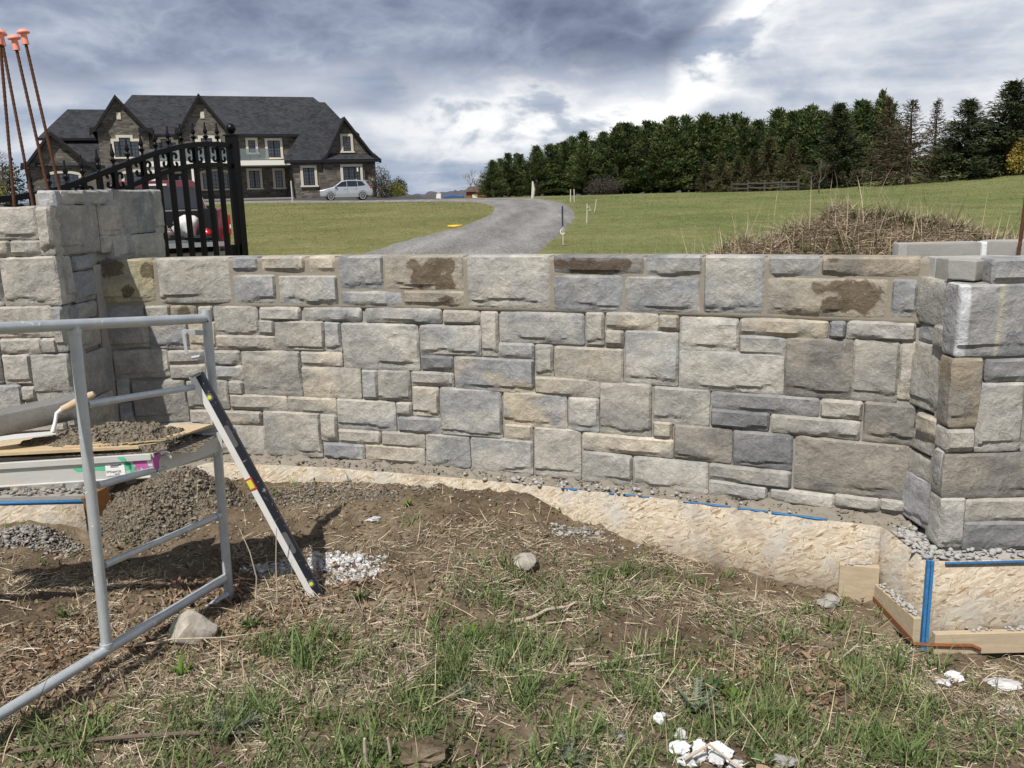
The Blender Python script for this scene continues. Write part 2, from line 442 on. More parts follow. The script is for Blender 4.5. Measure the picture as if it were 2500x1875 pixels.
m_bolt = simple('rusty_bolt', (.42, .29, .19), .65, .3, var=.3, scale=80)
m_boltw = simple('white_bolt', (.72, .71, .66), .5, .2)
# house
m_hstone, n = mat('house_stone'); c = n.coord()
def bk(vec, w_, h_, off):
    b = n.n('ShaderNodeTexBrick', offset=off, squash=.7, squash_frequency=3)
    n.put(b.inputs['Vector'], vec); b.inputs['Scale'].default_value = 1
    b.inputs['Brick Width'].default_value = w_; b.inputs['Row Height'].default_value = h_
    b.inputs['Mortar Size'].default_value = .012; b.inputs['Mortar Smooth'].default_value = .3
    b.inputs['Color1'].default_value = (0, 0, 0, 1); b.inputs['Color2'].default_value = (1, 1, 1, 1); b.inputs['Mortar'].default_value = (.5, .5, .5, 1)
    return b.outputs[0], b.outputs[1]
sw = n.n('ShaderNodeSeparateXYZ'); n.put(sw.inputs[0], c)
cw = n.n('ShaderNodeCombineXYZ'); n.put(cw.inputs[0], n.math('ADD', sw.outputs[0], sw.outputs[1])); n.put(cw.inputs[1], sw.outputs[2])
b1, f1 = bk(cw.outputs[0], .85, .24, .42); b2, f2 = bk(n.mapping(cw.outputs[0], loc=(.31, .12, 0)), .5, .12, .35)
nz = n.noise(c, .9, 4, .6); pick = n.sstep(n.noise(c, 1.3, 2), .45, .55)
vv = n.mix(pick, b1, b2); fm = n.math('ADD', n.math('MULTIPLY', f1, n.math('SUBTRACT', 1.0, pick)), n.math('MULTIPLY', f2, pick))
vs = n.math('ADD', n.math('MULTIPLY', vv, .6), n.math('ADD', n.math('MULTIPLY', n.noise(c, 5, 4, .7), .35), n.math('MULTIPLY', nz, .25)))
col = n.ramp(vs, [(.2, (.052, .047, .041)), (.5, (.100, .090, .077)), (.8, (.155, .142, .122)), (1, (.22, .20, .175))])
col = n.mix(n.math('MULTIPLY', fm, .6), col, (.105, .097, .085))
n.bsdf(col, .9, 0, n.bump(n.math('SUBTRACT', 1.0, fm), .5, .04), .2)
m_shingle, n = mat('dark_shingles'); c = n.coord()
b = n.n('ShaderNodeTexBrick', offset=.37); b.inputs['Scale'].default_value = 1
sw = n.n('ShaderNodeSeparateXYZ'); n.put(sw.inputs[0], c); cw = n.n('ShaderNodeCombineXYZ'); n.put(cw.inputs[0], n.math('ADD', sw.outputs[0], n.math('MULTIPLY', sw.outputs[1], .35))); n.put(cw.inputs[1], sw.outputs[2])
n.put(b.inputs['Vector'], cw.outputs[0]); b.inputs['Brick Width'].default_value = .34; b.inputs['Row Height'].default_value = .14; b.inputs['Mortar Size'].default_value = .012
b.inputs['Color1'].default_value = (.016, .017, .020, 1); b.inputs['Color2'].default_value = (.044, .045, .051, 1); b.inputs['Mortar'].default_value = (.012, .012, .014, 1)
n.bsdf(n.mix(n.sstep(n.noise(c, .8, 5, .7), .35, .7, 0, .5), b.outputs[0], (.050, .052, .058)), .9, 0, n.bump(b.outputs[0], .5, .03), .2)
m_fascia = simple('black_fascia', (.012, .012, .014), .5, var=.1)
m_cream = simple('cream_trim', (.55, .505, .42), .85, var=.08, scale=4)
m_whitep = simple('white_paint', (.72, .69, .63), .7, var=.05, scale=3)
m_pane, n = mat('window_glass'); c = n.coord()
n.bsdf(n.mix(n.noise(c, .8, 3), (.010, .014, .022), (.055, .068, .085)), .06, 0, None, .9)
m_railgl, n = mat('balcony_glass'); c = n.coord()
n.bsdf(n.mix(n.noise(c, .5, 4), (.10, .13, .13), (.24, .29, .29)), .08, 0, None, .6, Alpha=.55)
m_slab = simple('concrete_step', (.24, .225, .20), .9, scale=3)
m_asph = simple('asphalt', (.055, .054, .053), .9, scale=3)
m_util = simple('grey_metal_box', (.26, .29, .30), .5, .2)
# vehicles
m_silver = simple('silver_car_paint', (.42, .44, .46), .28, .55, spec=.5, var=.03, Coat_Weight=.5)
m_glass = simple('dark_car_glass', (.012, .015, .018), .06, spec=.9, var=.1)
m_tyre = simple('tyre_rubber', (.012, .012, .012), .85)
m_rim = simple('alloy_rim', (.58, .58, .60), .3, .7)
m_truck = simple('red_truck_paint', (.10, .005, .009), .22, spec=.6, var=.05, Coat_Weight=.8)
m_blackp = simple('black_plastic', (.010, .010, .011), .6)
m_tailred = simple('tail_lamp_red', (.35, .012, .015), .25, spec=.6)
m_lamp = simple('clear_lamp', (.75, .76, .78), .15, spec=.8, var=.02)
m_bag = simple('white_bag', (.55, .53, .51), .7, var=.06)
m_bagp = simple('pale_pink_bag', (.66, .50, .46), .7, var=.1)
m_orange = simple('orange_plastic', (.80, .18, .05), .5, var=.1)
m_gate_grey = simple('grey_bed_liner', (.09, .10, .115), .6)
m_brickred = simple('red_brick', (.25, .085, .05), .9, var=.2, scale=6)
m_oldroof = simple('brown_roof', (.16, .12, .10), .9)
m_fence = simple('weathered_rail', (.070, .064, .058), .9, var=.25, scale=3)
m_post = simple('dark_post', (.03, .045, .05), .6)
m_stake = simple('pale_stake', (.52, .48, .42), .85, var=.2)
m_yellow = simple('yellow_hose', (.80, .50, .03), .5)
m_tarp = simple('blue_tarp', (.04, .09, .22), .6)
# plants: colour comes with the mesh
def leafmat(name, rough=.75, trans=.25):
    m, n = mat(name)
    oi = n.n('ShaderNodeObjectInfo'); a = n.attr('col')
    br = n.math('ADD', .82, n.math('MULTIPLY', oi.outputs['Random'], .36))
    cc = n.n('ShaderNodeVectorMath', operation='SCALE'); n.put(cc.inputs[0], a); n.put(cc.inputs[3], br)
    b = n.bsdf(cc.outputs[0], rough, 0, None, .25)
    if trans:
        tr = n.n('ShaderNodeBsdfTranslucent'); n.put(tr.inputs[0], cc.outputs[0])
        mx = n.n('ShaderNodeMixShader'); mx.inputs[0].default_value = trans
        out = [q for q in n.t.nodes if q.type == 'OUTPUT_MATERIAL'][0]
        n.t.links.new(b.outputs[0], mx.inputs[1]); n.t.links.new(tr.outputs[0], mx.inputs[2]); n.t.links.new(mx.outputs[0], out.inputs[0])
    return m
m_leaf = leafmat('foliage')
m_straw = leafmat('straw', .8, .15)
m_needle = leafmat('needles', .8, .12)
m_bark = simple('bark', (.10, .075, .055), .95, var=.3, scale=14, bump=.4)
m_twig = simple('pale_twig', (.42, .35, .27), .9, var=.25, scale=30)
m_twigd = simple('dark_twig', (.13, .10, .075), .9, var=.25, scale=30)
m_rock, n = mat('field_rock'); c = n.coord()
z = n.noise(c, 9, 6, .65, .4); y = n.noise(c, 60, 4, .7)
n.bsdf(n.ramp(n.math('ADD', n.math('MULTIPLY', z, .8), n.math('MULTIPLY', y, .25)), [(.35, (.19, .165, .13)), (.55, (.40, .365, .31)), (.75, (.60, .57, .51))]), .9, 0, n.bump(n.math('ADD', z, n.math('MULTIPLY', y, .3)), .6, .01), .2)
m_lumps = leafmat('earth_lumps', .95, 0)

# ------------------------------------------------------------------ ground
KW = (-0.04131585, -0.38548657, 5.01876377)
def Yw(x):
    """front face of the curved garden wall, in plan"""
    x = np.asarray(x, float)
    return KW[0] * x * x + KW[1] * x + KW[2] - np.where(x < -1.75, .30 * (-1.75 - x) ** 2, 0)
CTRL = np.array([(-3.6, 1.5, -.30), (-3.4, 2.6, -.27), (-3.3, 3.6, -.25), (-3.2, 4.5, -.22), (-2.7, 4.75, -.19), (-2.45, 4.72, -.30), (-2.3, 5.05, -.16),
    (-2.1, 4.55, -.28), (-2.0, 5.2, -.05), (-1.85, 5.25, -.13), (-1.6, 5.25, -.12), (-1.2, 5.0, -.10), (-.9, 5.05, -.10), (-.4, 4.9, -.08), (0, 4.75, -.075), (.33, 4.6, -.20),
    (.68, 4.45, -.30), (.97, 4.32, -.36), (1.36, 4.13, -.40), (1.62, 4.0, -.40), (1.75, 3.6, -.46), (2.3, 3.5, -.49), (2.9, 3.3, -.48), (2.6, 2.4, -.42),
    (-1.4, 3.9, -.25), (-1.6, 3.2, -.25), (-.9, 3.8, -.21), (-.3, 4.1, -.15), (.3, 3.9, -.25), (.9, 3.6, -.34), (1.5, 3.1, -.40), (0, 3.0, -.25), (0, 2.2, -.28), (-1.6, 2.3, -.27), (1.4, 2.3, -.36), (0, 1, -.3), (3, 1, -.4), (-3, 1, -.3)])
def front_z(x, y):
    s = np.zeros_like(x); wsum = np.zeros_like(x)
    for cx, cy, cz in CTRL:
        wg = 1.0 / (((x - cx) ** 2 + (y - cy) ** 2) + .012) ** 1.6
        s += wg * cz; wsum += wg
    z = s / wsum
    z = z + .05 * (fbm(x * 2.1, y * 2.1, 3, 3) - .5) + .050 * (fbm(x * 7, y * 7, 8, 3) - .5) + .045 * (fbm(x * 21, y * 21, 5, 3) - .5)
    return z
_by = np.array([5, 12, 20, 30, 45, 60, 75, 90, 130, 250, 500, 1500, 4000.]); _bz = np.array([0, .02, .2, .48, .88, 1.26, 1.50, 1.58, 1.45, -2, -6, -8, -8.])
def back_z(x, y):
    z = np.interp(y, _by, _bz)
    z = z + .22 * sm(-x, 4, 26) * sm(y, 35, 78)
    h = np.maximum(0, x - 14 - .10 * y)
    z = z + np.minimum(.0034 * h * h, 7)
    return z + .10 * (fbm(x * .15, y * .15, 21, 3) - .5) * sm(y, 7, 20) + .03 * (fbm(x * 1.1, y * 1.1, 22, 3) - .5)
def y_bound(x):
    return np.where(x < -2.53, 5.6, np.where(x > 1.95, 4.5, Yw(np.clip(x, -2.6, 2)) + .17))
def ground_raw(x, y):
    b = y_bound(x)
    t = sm(y, b - .1, b + .1)
    yf = np.minimum(y, b)
    return front_z(x, yf) * (1 - t) + back_z(x, np.maximum(y, 5)) * t
def _geo(start, end, step, ratio):
    out = []; p = start; s = step
    while p < end:
        s *= ratio; p += s; out.append(p)
    return out
_gx = _geo(3.4, 3000, .03, 1.125); _gy = _geo(5.9, 4000, .03, 1.11); _gb = _geo(-1.6, 40, .03, 1.2)
XS = np.array([-v for v in _gx[::-1]] + list(np.arange(-3.4, 3.4001, .025)) + _gx)
YS = np.array([-v for v in _gb[::-1]] + list(np.arange(1.6, 5.9001, .025)) + _gy)
GX, GY = np.meshgrid(XS, YS)
GZ = ground_raw(GX, GY)
me = fast_mesh('ground', np.stack([GX.ravel(), GY.ravel(), GZ.ravel()], 1), grid_faces(len(XS), len(YS)), smooth=True)
me.materials.append(m_soil); me.materials.append(m_lawn)
_fc = (GY[:-1, :-1] > y_bound(GX[:-1, :-1])) | (GY[:-1, :-1] < -2) | (np.abs(GX[:-1, :-1]) > 9)
me.polygons.foreach_set('material_index', _fc.ravel().astype(np.int32))
tag(ob('ground', me), kind='structure')
def gz(x, y):
    """ground height by bilinear look-up"""
    x = np.atleast_1d(np.asarray(x, float)); y = np.atleast_1d(np.asarray(y, float))
    i = np.clip(np.searchsorted(XS, x) - 1, 0, len(XS) - 2); j = np.clip(np.searchsorted(YS, y) - 1, 0, len(YS) - 2)
    fx = np.clip((x - XS[i]) / (XS[i + 1] - XS[i]), 0, 1); fy = np.clip((y - YS[j]) / (YS[j + 1] - YS[j]), 0, 1)
    return (GZ[j, i] * (1 - fx) + GZ[j, i + 1] * fx) * (1 - fy) + (GZ[j + 1, i] * (1 - fx) + GZ[j + 1, i + 1] * fx) * fy
def gz1(x, y): return float(gz(x, y)[0])

# gravel drive: runs up past the lawn, bends left along the front of the house
DRV = [(-5.0, 8.0, .3, 8.0), (-4.8, 14, .5, 13), (-4.1, 20.5, .68, 19.8), (-3.6, 24.9, 1.35, 24.4), (-2.56, 30.0, 2.3, 31.5), (-1.7, 35, 3.0, 38), (-1.1, 40, 3.5, 45), (-.9, 46, 3.65, 51), (-1.1, 51.5, 3.55, 57), (-2.0, 59, 3.0, 65),
       (-3.6, 64.0, 1.4, 71), (-7, 67.5, -2, 76), (-13, 70.5, -9, 80), (-24, 72.5, -22, 83), (-40, 73, -38, 86)]
def cr(pts, n):
    pts = np.array(pts, float); out = []
    P = np.vstack([2 * pts[0] - pts[1], pts, 2 * pts[-1] - pts[-2]])
    for i in range(1, len(P) - 2):
        for t in np.linspace(0, 1, n, endpoint=False):
            out.append(.5 * ((2 * P[i]) + (-P[i - 1] + P[i + 1]) * t + (2 * P[i - 1] - 5 * P[i] + 4 * P[i + 1] - P[i + 2]) * t * t + (-P[i - 1] + 3 * P[i] - 3 * P[i + 1] + P[i + 2]) * t ** 3))
    out.append(pts[-1]); return np.array(out)
_d = cr(DRV, 9)
_L = _d[:, :2]; _Rr = _d[:, 2:]
jit = .22 * (fbm(np.arange(len(_d)) * .9, np.zeros(len(_d)), 4, 3) - .5); jit2 = .3 * (fbm(np.arange(len(_d)) * .9, np.ones(len(_d)) * 9, 4, 3) - .5)
_L = _L + np.stack([jit, jit * .3], 1); _Rr = _Rr + np.stack([jit2, jit2 * .3], 1)
nu = 15; V = []
for a, b in zip(_L, _Rr):
    for k in range(nu):
        u = k / (nu - 1); p = a * (1 - u) + b * u
        crown = .07 * math.sin(math.pi * u) + .02
        V.append((p[0], p[1], crown if 0 < k < nu - 1 else -.06))
V = np.array(V); V[:, 2] += gz(V[:, 0], V[:, 1])
tag(ob('gravel_driveway', fast_mesh('gravel_driveway', V, grid_faces(nu, len(_d)), smooth=True, extra={'across': np.tile(np.linspace(0, 1, nu), len(_d))}), m_gravel), kind='structure')
def in_drive(x, y):
    x = np.asarray(x); y = np.asarray(y)
    rs_j = np.random.RandomState(3).rand(*np.shape(x)) ** 2
    l = np.interp(y, _L[:70, 1], _L[:70, 0]); r = np.interp(y, _Rr[:70, 1], _Rr[:70, 0])
    return (x > l + .18 * rs_j) & (x < r - .30 * rs_j) & (y < 62)

# mound of tipped soil and cut brush behind the wall on the right
mx = np.arange(-.6, 9.6, .07); my = np.arange(8.6, 13.4, .07)
MX, MY = np.meshgrid(mx, my)
def mound_z(x, y):
    e = np.exp(-((np.abs(x - 4.2) / 2.2) ** 2.6 + ((y - 10.9) / 1.0) ** 2)) * 1.26
    e2 = np.exp(-(((x - 7.0) / 1.6) ** 2 + ((y - 10.8) / .9) ** 2)) * .66
    e2 = np.maximum(e2, np.exp(-(((x - 6.9) / 1.9) ** 2 + ((y - 10.8) / .8) ** 2)) * .80)
    m = np.maximum(e, e2) + .35 * np.minimum(e, e2)
    m = m * (1 + .35 * (fbm(x * 2.2, y * 2.2, 31, 4) - .5)) + .10 * (fbm(x * 6, y * 6, 33, 3) - .5) * sm(m, .03, .3)
    return gz(x, y).reshape(np.shape(x)) - .05 + m if np.ndim(x) == 1 else gz(x.ravel(), y.ravel()).reshape(x.shape) - .05 + m
MZ = mound_z(MX, MY)
tag(ob('dirt_mound', fast_mesh('dirt_mound', np.stack([MX.ravel(), MY.ravel(), MZ.ravel()], 1), grid_faces(len(mx), len(my)), smooth=True), m_soil), kind='structure')

# distant wooded ridge
hx_ = np.linspace(-420, 420, 500); prof = 3.2 + 5.5 * fbm(hx_ * .012, hx_ * 0, 41, 3) + 2.2 * fbm(hx_ * .22, hx_ * 0, 42, 3)
V = np.concatenate([np.stack([hx_, np.full(500, 520.), np.full(500, -9.)], 1), np.stack([hx_, 545 + 0 * hx_, prof - 1.5], 1), np.stack([hx_, 640 + 0 * hx_, prof * .4 - 4], 1)])
rs = np.random.RandomState(5); V[500:1000, 2] += rs.uniform(-.5, .6, 500)
m_far = simple('far_wood', (.075, .072, .080), 1, var=.4, scale=.12)
tag(ob('hills', fast_mesh('hills', V, grid_faces(500, 3)), m_far), kind='structure')

# stones as (along, along, bottom, top, tone)
WALL = [
  (-2.562,-2.249,1.015,1.272,'Y'), (-2.216,-1.759,0.998,1.272,'g'), (-1.728,-1.563,1.189,1.272,'b'), (-1.529,-1.254,1.186,1.272,'t'),
  (-1.216,-1.058,1.183,1.272,'t'), (-1.733,-1.458,0.99,1.161,'b'), (-1.424,-1.049,0.989,1.156,'c'), (-2.584,-2.335,0.895,0.982,'b'),
  (-2.586,-2.317,0.721,0.88,'g'), (-2.321,-2.176,0.889,0.976,'g'), (-2.164,-2.005,0.886,0.974,'S'), (-2.314,-2.071,0.703,0.867,'c'),
  (-1.985,-1.895,0.884,0.965,'t'), (-2.061,-1.888,0.694,0.867,'t'), (-1.885,-1.594,0.787,0.964,'g'), (-1.885,-1.488,0.693,0.779,'t'),
  (-1.572,-1.306,0.885,0.96,'c'), (-1.279,-0.907,0.886,0.961,'c'), (-1.585,-1.486,0.788,0.878,'g'), (-1.481,-1.16,0.693,0.874,'g'),
  (-1.148,-1.048,0.693,0.871,'c'), (-2.54,-2.215,0.525,0.698,'g'), (-2.208,-1.972,0.597,0.684,'g'), (-1.959,-1.735,0.592,0.679,'g'),
  (-2.206,-1.976,0.504,0.589,'g'), (-1.967,-1.732,0.495,0.58,'c'), (-1.722,-1.331,0.397,0.682,'g'), (-1.317,-1.051,0.595,0.682,'t'),
  (-1.319,-0.939,0.398,0.585,'t'), (-2.541,-2.465,0.378,0.523,'b'), (-2.541,-2.46,0.22,0.357,'b'), (-2.449,-2.124,0.223,0.496,'g'),
  (-2.112,-1.845,0.302,0.485,'g'), (-1.83,-1.732,0.397,0.481,'g'), (-1.825,-1.445,0.299,0.392,'t'), (-1.432,-1.111,0.288,0.387,'t'),
  (-2.109,-1.931,0.197,0.287,'t'), (-1.917,-1.626,0.195,0.281,'t'), (-2.446,-2.02,0.013,0.204,'g'), (-2.006,-1.614,0.002,0.184,'g'),
  (-1.607,-1.227,0.003,0.288,'g'), (-1.219,-1.114,0.118,0.283,'g'), (-1.208,-0.943,0.001,0.094,'b'), (-1.028,-0.754,1.084,1.272,'b'),
  (-0.738,-0.265,1.083,1.272,'S1'), (-1.025,-0.649,0.986,1.061,'b'), (-0.626,-0.267,0.987,1.066,'S2'), (-0.239,0.224,0.985,1.272,'w'),
  (-0.875,-0.408,0.884,0.962,'c'), (-0.391,-0.181,0.885,0.955,'t'), (-0.167,-0.074,0.691,0.952,'g'), (-0.053,0.406,0.788,0.955,'c'),
  (0.42,0.512,0.783,0.961,'g'), (-1.035,-0.556,0.591,0.865,'w'), (-0.538,-0.179,0.693,0.866,'c'), (-0.068,0.127,0.688,0.773,'c'),
  (-0.537,-0.348,0.595,0.678,'d'), (-0.336,0.125,0.482,0.681,'m'), (0.142,0.234,0.592,0.769,'g'), (-0.923,-0.828,0.399,0.577,'b'),
  (-0.82,-0.622,0.399,0.58,'g'), (-0.603,-0.35,0.501,0.58,'g'), (-0.603,-0.447,0.307,0.487,'t'), (0.137,0.485,0.481,0.584,'t'),
  (-0.428,-0.068,0.2,0.488,'c'), (-0.05,0.307,0.283,0.487,'m'), (0.322,0.481,0.281,0.474,'c'), (-1.099,-0.726,0.199,0.386,'c'),
  (-0.712,-0.62,0.301,0.383,'g'), (-0.701,-0.44,0.196,0.293,'b'), (-1.101,-0.831,0.102,0.189,'t'), (-0.815,-0.547,0.099,0.192,'t'),
  (-0.928,-0.554,-0.001,0.103,'t'), (-0.532,-0.269,0.004,0.194,'c'), (-0.252,0.107,-0.004,0.196,'c'), (-0.048,0.108,0.194,0.291,'t'),
  (0.126,0.381,-0.007,0.284,'g'), (0.736,0.997,1.179,1.272,'b'), (0.633,0.992,0.982,1.161,'b'), (1.019,1.285,0.987,1.272,'c'),
  (1.309,1.52,1.184,1.272,'b'), (0.527,0.79,0.879,0.965,'t'), (0.798,0.893,0.879,0.959,'t'), (0.525,0.614,0.781,0.866,'t'),
  (0.628,0.89,0.582,0.869,'c'), (0.906,1.176,0.775,0.953,'w'), (1.19,1.566,0.873,0.957,'m'), (1.58,1.641,0.881,0.957,'b'),
  (1.189,1.389,0.768,0.868,'c'), (0.905,1.386,0.569,0.777,'w'), (1.397,1.674,0.574,0.867,'D'), (0.494,0.757,0.279,0.573,'g'),
  (0.778,1.046,0.37,0.566,'g'), (1.064,1.544,0.473,0.562,'d'), (1.063,1.328,0.379,0.466,'d'), (1.347,1.721,0.373,0.461,'g'),
  (0.776,0.866,0.279,0.372,'t'), (0.883,1.158,0.178,0.362,'D'), (1.171,1.439,0.172,0.357,'d'), (1.06,1.435,0.076,0.16,'g'),
  (1.061,1.332,-0.011,0.067,'w'), (1.351,1.63,-0.005,0.063,'w'), (0.676,1.047,-0.012,0.159,'w'), (0.398,0.66,-0.01,0.161,'w'),
  (0.4,0.872,0.177,0.273,'t'), (0.252,0.716,1.181,1.272,'K'), (0.25,0.607,0.977,1.163,'b'), (0.252,0.611,0.574,0.762,'t'),
  (1.536,1.918,1.19,1.272,'T'), (1.822,1.913,0.991,1.168,'b'), (1.653,1.918,0.884,0.963,'w'), (1.685,1.861,0.575,0.872,'g'),
  (1.871,1.919,0.598,0.876,'t'), (1.559,1.726,0.474,0.561,'g'), (1.74,1.945,0.372,0.566,'D'), (1.307,1.799,0.99,1.165,'S3'),
  (1.458,1.926,0.085,0.357,'D'), (1.64,1.82,0.013,0.071,'w'), (1.829,1.934,0.027,0.076,'w'),
]
LF = [
  (-2.959,-2.629,1.439,1.612,'g'), (-2.618,-2.529,1.349,1.607,'g'), (-2.898,-2.794,1.347,1.429,'t'), (-2.782,-2.623,1.348,1.426,'g'),
  (-2.858,-2.525,1.068,1.335,'g'), (-3.008,-2.871,1.071,1.341,'g'), (-3.043,-2.61,0.889,1.058,'t'), (-2.604,-2.531,0.8,1.051,'c'),
  (-2.92,-2.694,0.793,0.875,'g'), (-2.686,-2.601,0.793,0.871,'g'), (-3.078,-2.942,0.621,0.88,'g'), (-2.923,-2.768,0.616,0.785,'g'),
  (-2.763,-2.547,0.519,0.78,'g'), (-3.112,-2.846,0.439,0.606,'c'), (-2.837,-2.76,0.518,0.593,'g'), (-2.828,-2.6,0.427,0.507,'t'),
  (-2.595,-2.554,0.348,0.494,'g'), (-3.135,-2.936,0.324,0.427,'t'), (-2.928,-2.617,0.317,0.419,'t'), (-3.163,-2.867,0.07,0.309,'g'),
  (-2.854,-2.589,0.062,0.302,'g'), (-3.14,-2.996,-0.016,0.041,'g'), (-2.99,-2.666,-0.029,0.039,'t'), (-2.66,-2.598,-0.039,0.034,'c'),
]
LR = [
  (5.163,5.406,1.628,1.692,'g'), (5.411,5.78,1.622,1.7,'c'), (5.768,6.371,1.427,1.705,'b'), (6.384,6.524,1.411,1.71,'g'),
  (5.026,5.54,1.343,1.612,'g'), (5.564,5.826,1.432,1.611,'g'), (5.56,5.671,1.327,1.42,'g'), (5.676,5.973,1.269,1.42,'c'),
  (5.987,6.498,1.241,1.41,'g'), (5.063,5.16,1.072,1.326,'g'), (5.19,5.408,1.244,1.318,'b'), (5.166,5.405,1.059,1.227,'b'),
  (5.061,5.392,0.959,1.042,'b'), (5.06,5.404,0.781,0.936,'g'), (5.17,5.484,0.481,0.742,'b'), (5.158,5.463,0.299,0.463,'g'),
  (5.075,5.183,0.494,0.775,'g'), (5.005,5.443,0.054,0.291,'g'),
]
RF = [
  (1.914,2.367,0.875,1.179,'P'), (1.946,2.049,0.558,0.858,'B'), (2.067,2.39,0.761,0.852,'d'), (2.051,2.241,0.441,0.745,'c'),
  (2.255,2.412,0.436,0.74,'g'), (1.93,2.037,0.447,0.538,'g'), (1.938,2.44,0.226,0.424,'D'), (2.06,2.345,1.19,1.287,'b'),
  (1.917,2.023,-0.007,0.223,'w'), (2.035,2.465,0.111,0.213,'g'), (2.036,2.478,-0.026,0.105,'d'),
]
RL = [
  (3.808,4.128,0.982,1.181,'g'), (3.964,4.165,0.881,0.973,'c'), (3.815,3.955,0.878,0.98,'g'), (3.714,4.166,0.576,0.874,'g'),
  (4.071,4.133,0.464,0.556,'g'), (3.734,4.05,0.452,0.55,'t'), (3.861,4.156,0.365,0.449,'g'), (3.727,3.839,0.258,0.438,'c'),
  (3.861,4.141,0.22,0.344,'g'), (3.753,4.167,0.008,0.239,'L'),
]
# ------------------------------------------------------------------ stones
PAL = {  # base colour, second colour
 'g': ((.245, .237, .217), (.335, .316, .277)), 'c': ((.240, .243, .245), (.335, .322, .292)), 'b': ((.178, .186, .200), (.275, .272, .266)),
 't': ((.385, .342, .272), (.285, .268, .235)), 'w': ((.360, .345, .308), (.275, .268, .252)), 'd': ((.122, .127, .138), (.190, .190, .192)),
 'D': ((.150, .143, .130), (.225, .205, .172)), 'm': ((.345, .300, .225), (.215, .220, .228)), 'Y': ((.345, .300, .185), (.205, .200, .180)),
 'S': ((.285, .250, .195), (.225, .205, .170)), 'K': ((.110, .112, .115), (.160, .152, .140)), 'T': ((.275, .235, .180), (.195, .180, .158)),
 'P': ((.168, .176, .190), (.255, .255, .255)), 'B': ((.215, .178, .125), (.150, .138, .118)), 'L': ((.330, .328, .345), (.250, .250, .262))}
STAIN = {'Y': [(.25, .8, .3), (.9, .75, .22), (.5, .25, .14)], 'S': [(.55, .6, .4)], 'S1': [(.55, .45, .36), (.72, .75, .25), (.75, .2, .22), (.38, .72, .2)], 'S2': [(.72, .45, .25)],
         'S3': [(.80, .45, .33), (.7, .75, .3), (.6, .3, .2), (.45, .75, .18)], 'K': [(.35, .45, .5), (.65, .5, .35), (.12, .5, .3)], 'T': [(.12, .8, .16)]}
def a3_(*c): return np.array(c)
